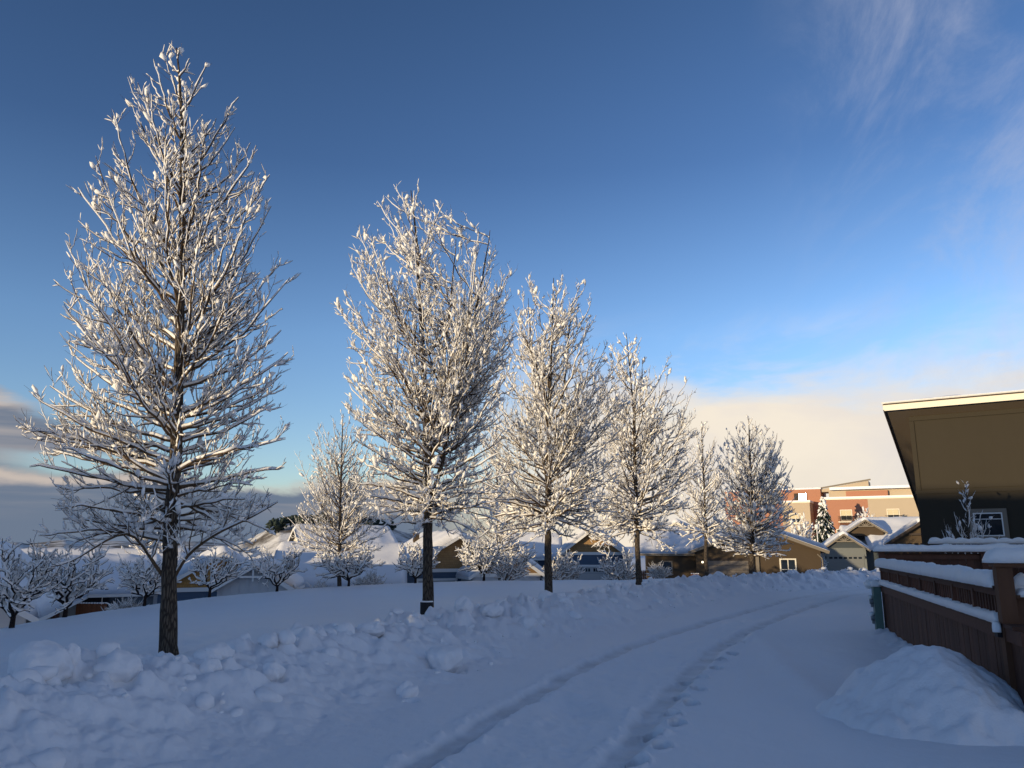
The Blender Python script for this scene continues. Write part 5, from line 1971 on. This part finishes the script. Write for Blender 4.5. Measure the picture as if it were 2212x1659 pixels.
def back_fence():
    """taller fence closing the far side of the yard, seen over the rail"""
    a = Vector((8.08, 17.34, 0))
    d = Vector((.93, -.37, 0)).normalized()
    yaw = math.atan2(d.y, d.x)
    root = empty('wooden_fence', (a.x - .06, a.y, -.12), yaw)
    tag(root, 'taller brown board fence behind, with a flat snow cap and level top at eye height', 'fence', 'brown fences round the right-hand yard')
    zo = .12
    rs = random.Random(8)
    x, L, pitch = 0.0, 6.2, .152
    while x < L:
        b = MB(); b.box(x + .004, x + pitch - .004, .0, .02 + rs.uniform(0, .006), -.1, zo + 1.50); b.build('board', M['fence'], root)
        x += pitch
    for px in (.06, 2.0, 3.9, 5.8):
        b = MB(); b.box(px - .06, px + .06, -.105, -.003, -.1, zo + 1.52); b.build('post', M['fence'], root)
    b = MB()
    for p0, p1 in ((.122, 1.938), (2.062, 3.838), (3.962, 5.738)):
        b.box(p0, p1, -.045, -.003, zo + 1.38, zo + 1.47)
    b.build('rail', M['fence'], root)
    b = MB(); b.box(-.06, L, -.16, .10, zo + 1.521, zo + 1.56); b.build('top_rail', M['fence'], root)
    snow_cap('rail_snow', (-.10, -.03, zo + 1.56), (L, -.03, zo + 1.56), .31, .125, M['snow_tree'], root, 3)
    # pickets of the neighbouring fence right behind, each with its little cap of snow
    r2 = empty('picket_fence', (a.x, a.y, -.12), yaw)
    tag(r2, 'dark pickets with scalloped snow caps just behind the tall brown fence', 'fence', 'brown fences round the right-hand yard')
    x = .55
    k = 0
    while x < 6.2:
        b = MB(); b.box(x, x + .09, 1.5, 1.53, 0, zo + 1.72); b.build('picket', M['darktrim'], r2)
        x += .13
        k += 1
    snow_cap('rail_snow', (1.1, 1.515, zo + 1.725), (3.9, 1.515, zo + 1.725), .10, .08, M['snow_tree'], r2, 5, scal=.5)
    snow_cap('rail_snow', (4.0, 1.515, zo + 1.725), (6.25, 1.515, zo + 1.725), .10, .10, M['snow_tree'], r2, 6, scal=.5)


back_fence()


def gate_side():
    """boards, shelf and lintel to the right of the end post"""
    d = Vector((5.12 - 7.93, 8.27 - 17.06, 0)).normalized()
    o = Vector((7.93, 17.06, 0)) + d * 9.16
    e = Vector((.952, -.305, 0))
    yaw = math.atan2(e.y, e.x)
    root = empty('gate', (o.x, o.y, -.12), yaw)
    tag(root, 'brown gate with a snow-covered lintel at the right edge, beside the end post', 'gate')
    zo = .12
    b = MB(); b.box(-.10, 1.9, -.10, .10, zo + 1.441, zo + 1.50); b.build('lintel', M['post'], root)
    snow_cap('lintel_snow', (-.16, 0, zo + 1.50), (1.9, 0, zo + 1.50), .26, .15, M['snow_tree'], root, 12)
    x = .10
    while x < 1.8:
        b = MB(); b.box(x, x + .138, .05, .075, -.1, zo + 1.12); b.build('board', M['post'], root)
        x += .146
    b = MB(); b.box(.09, 1.85, -.02, .14, zo + 1.122, zo + 1.155); b.build('shelf', M['post'], root)
    snow_cap('shelf_snow', (.10, .05, zo + 1.155), (1.85, .05, zo + 1.155), .15, .07, M['snow_tree'], root, 14)
    snow_cap('shelf_snow', (.09, .16, zo + 1.2), (.30, .16, zo + 1.2), .16, .20, M['snow_tree'], root, 15)
    x = .10
    while x < 1.8:
        b = MB(); b.box(x, x + .138, .35, .375, -.1, zo + 1.42); b.build('board', M['fence'], root)
        x += .146


gate_side()


def utility_box():
    p = on_z(1899, 1338, -.10)
    p = Vector((7.79, 17.06, 0))
    root = empty('utility_box', (p.x, p.y, -.12), yaw_f + R(90))
    tag(root, 'green steel utility cabinet with meters and snow on top, at the far fence corner', 'utility box')
    b = MB(); b.box(-.09, .06, -.13, .16, 0, .95); b.build('cabinet', M['green'], root)
    snow_cap('snow', (-.015, -.16, .95), (-.015, .18, .95), .20, .12, M['snow_tree'], root, 20)
    V, Fc = ico(3)
    P = rock(V, 91) * np.array([.11, .10, .10]) + np.array([-.12, .16, .97])
    mesh_np('snow_lump', P, Fc, M['snow_tree'], root)
    for zz in (.62, .28):
        b = MB(); b.tube([(-.095, .06, zz), (-.16, .06, zz)], .06, 12); b.box(-.14, -.092, .0, .12, zz - .12, zz - .06); m_ = b.build('meter', M['metal'], root)
        P = rock(V, int(zz * 100)) * np.array([.06, .07, .05]) + np.array([-.14, .06, zz + .08])
        mesh_np('snow', P, Fc, M['snow_tree'], m_)


utility_box()

# ------------------------------------------------------------------ unseen houses added behind the camera, ridge heights set to shade the low ground
def perp_pt(s, p):
    """s along the sun's travel, p to the right of it"""
    sa, ca = math.sin(SUN_AZ), math.cos(SUN_AZ)
    return Vector((sa * s + ca * p, ca * s - sa * p, 0))


def caster_house(s, p, width, ridge, label, mat='greygreen', tilt=0, floors=2):
    c = perp_pt(s, p)
    root = empty('caster_house', (c.x, c.y, -.2), math.pi / 2 - SUN_AZ + math.pi / 2 + R(tilt) - R(90))
    tag(root, label, 'house', 'unseen houses added behind the viewer to cast shade')
    # ridge runs across the sun's direction: local y is across
    ze = ridge - 1.9
    b = MB(); b.box(-4, 4, -width / 2, width / 2, 0, ze); b.build('wall', M[mat], root)
    gable_roof(root, 8, width, ze, ridge - .4, .5, .4, seed=int(p) % 17, snow_t=.3, y0=-width / 2)
    for f in range(floors):
        for k in range(int(width // 4)):
            y = -width / 2 + 1.5 + k * 4
            w_ = MB(); w_.box(4.003, 4.06, y, y + 1.5, 1 + f * 2.8, 2.4 + f * 2.8)
            o = w_.build('window', M['white'], root)
            g_ = MB(); g_.box(4.061, 4.07, y + .1, y + 1.4, 1.1 + f * 2.8, 2.3 + f * 2.8); g_.build('pane', M['glass'], o)


caster_house(-30, -22.3, 19.6, 5.4, 'unseen low grey-green house added behind the camera to cast shade', floors=1)
caster_house(-31, -37.5, 12, 4.7, 'unseen low blue house added behind the camera to cast shade', 'blue', floors=1)
caster_house(-30.5, -58, 30, 3.9, 'unseen long low ivory bungalow added behind the camera to cast shade', 'ivory', floors=1)
caster_house(-31, -1.0, 22, 7.35, 'unseen two-storey brown house added behind the camera to cast shade', 'brown')
caster_house(-30, 22, 25, 7.5, 'unseen two-storey grey house added behind the camera to cast shade', 'greyblue')
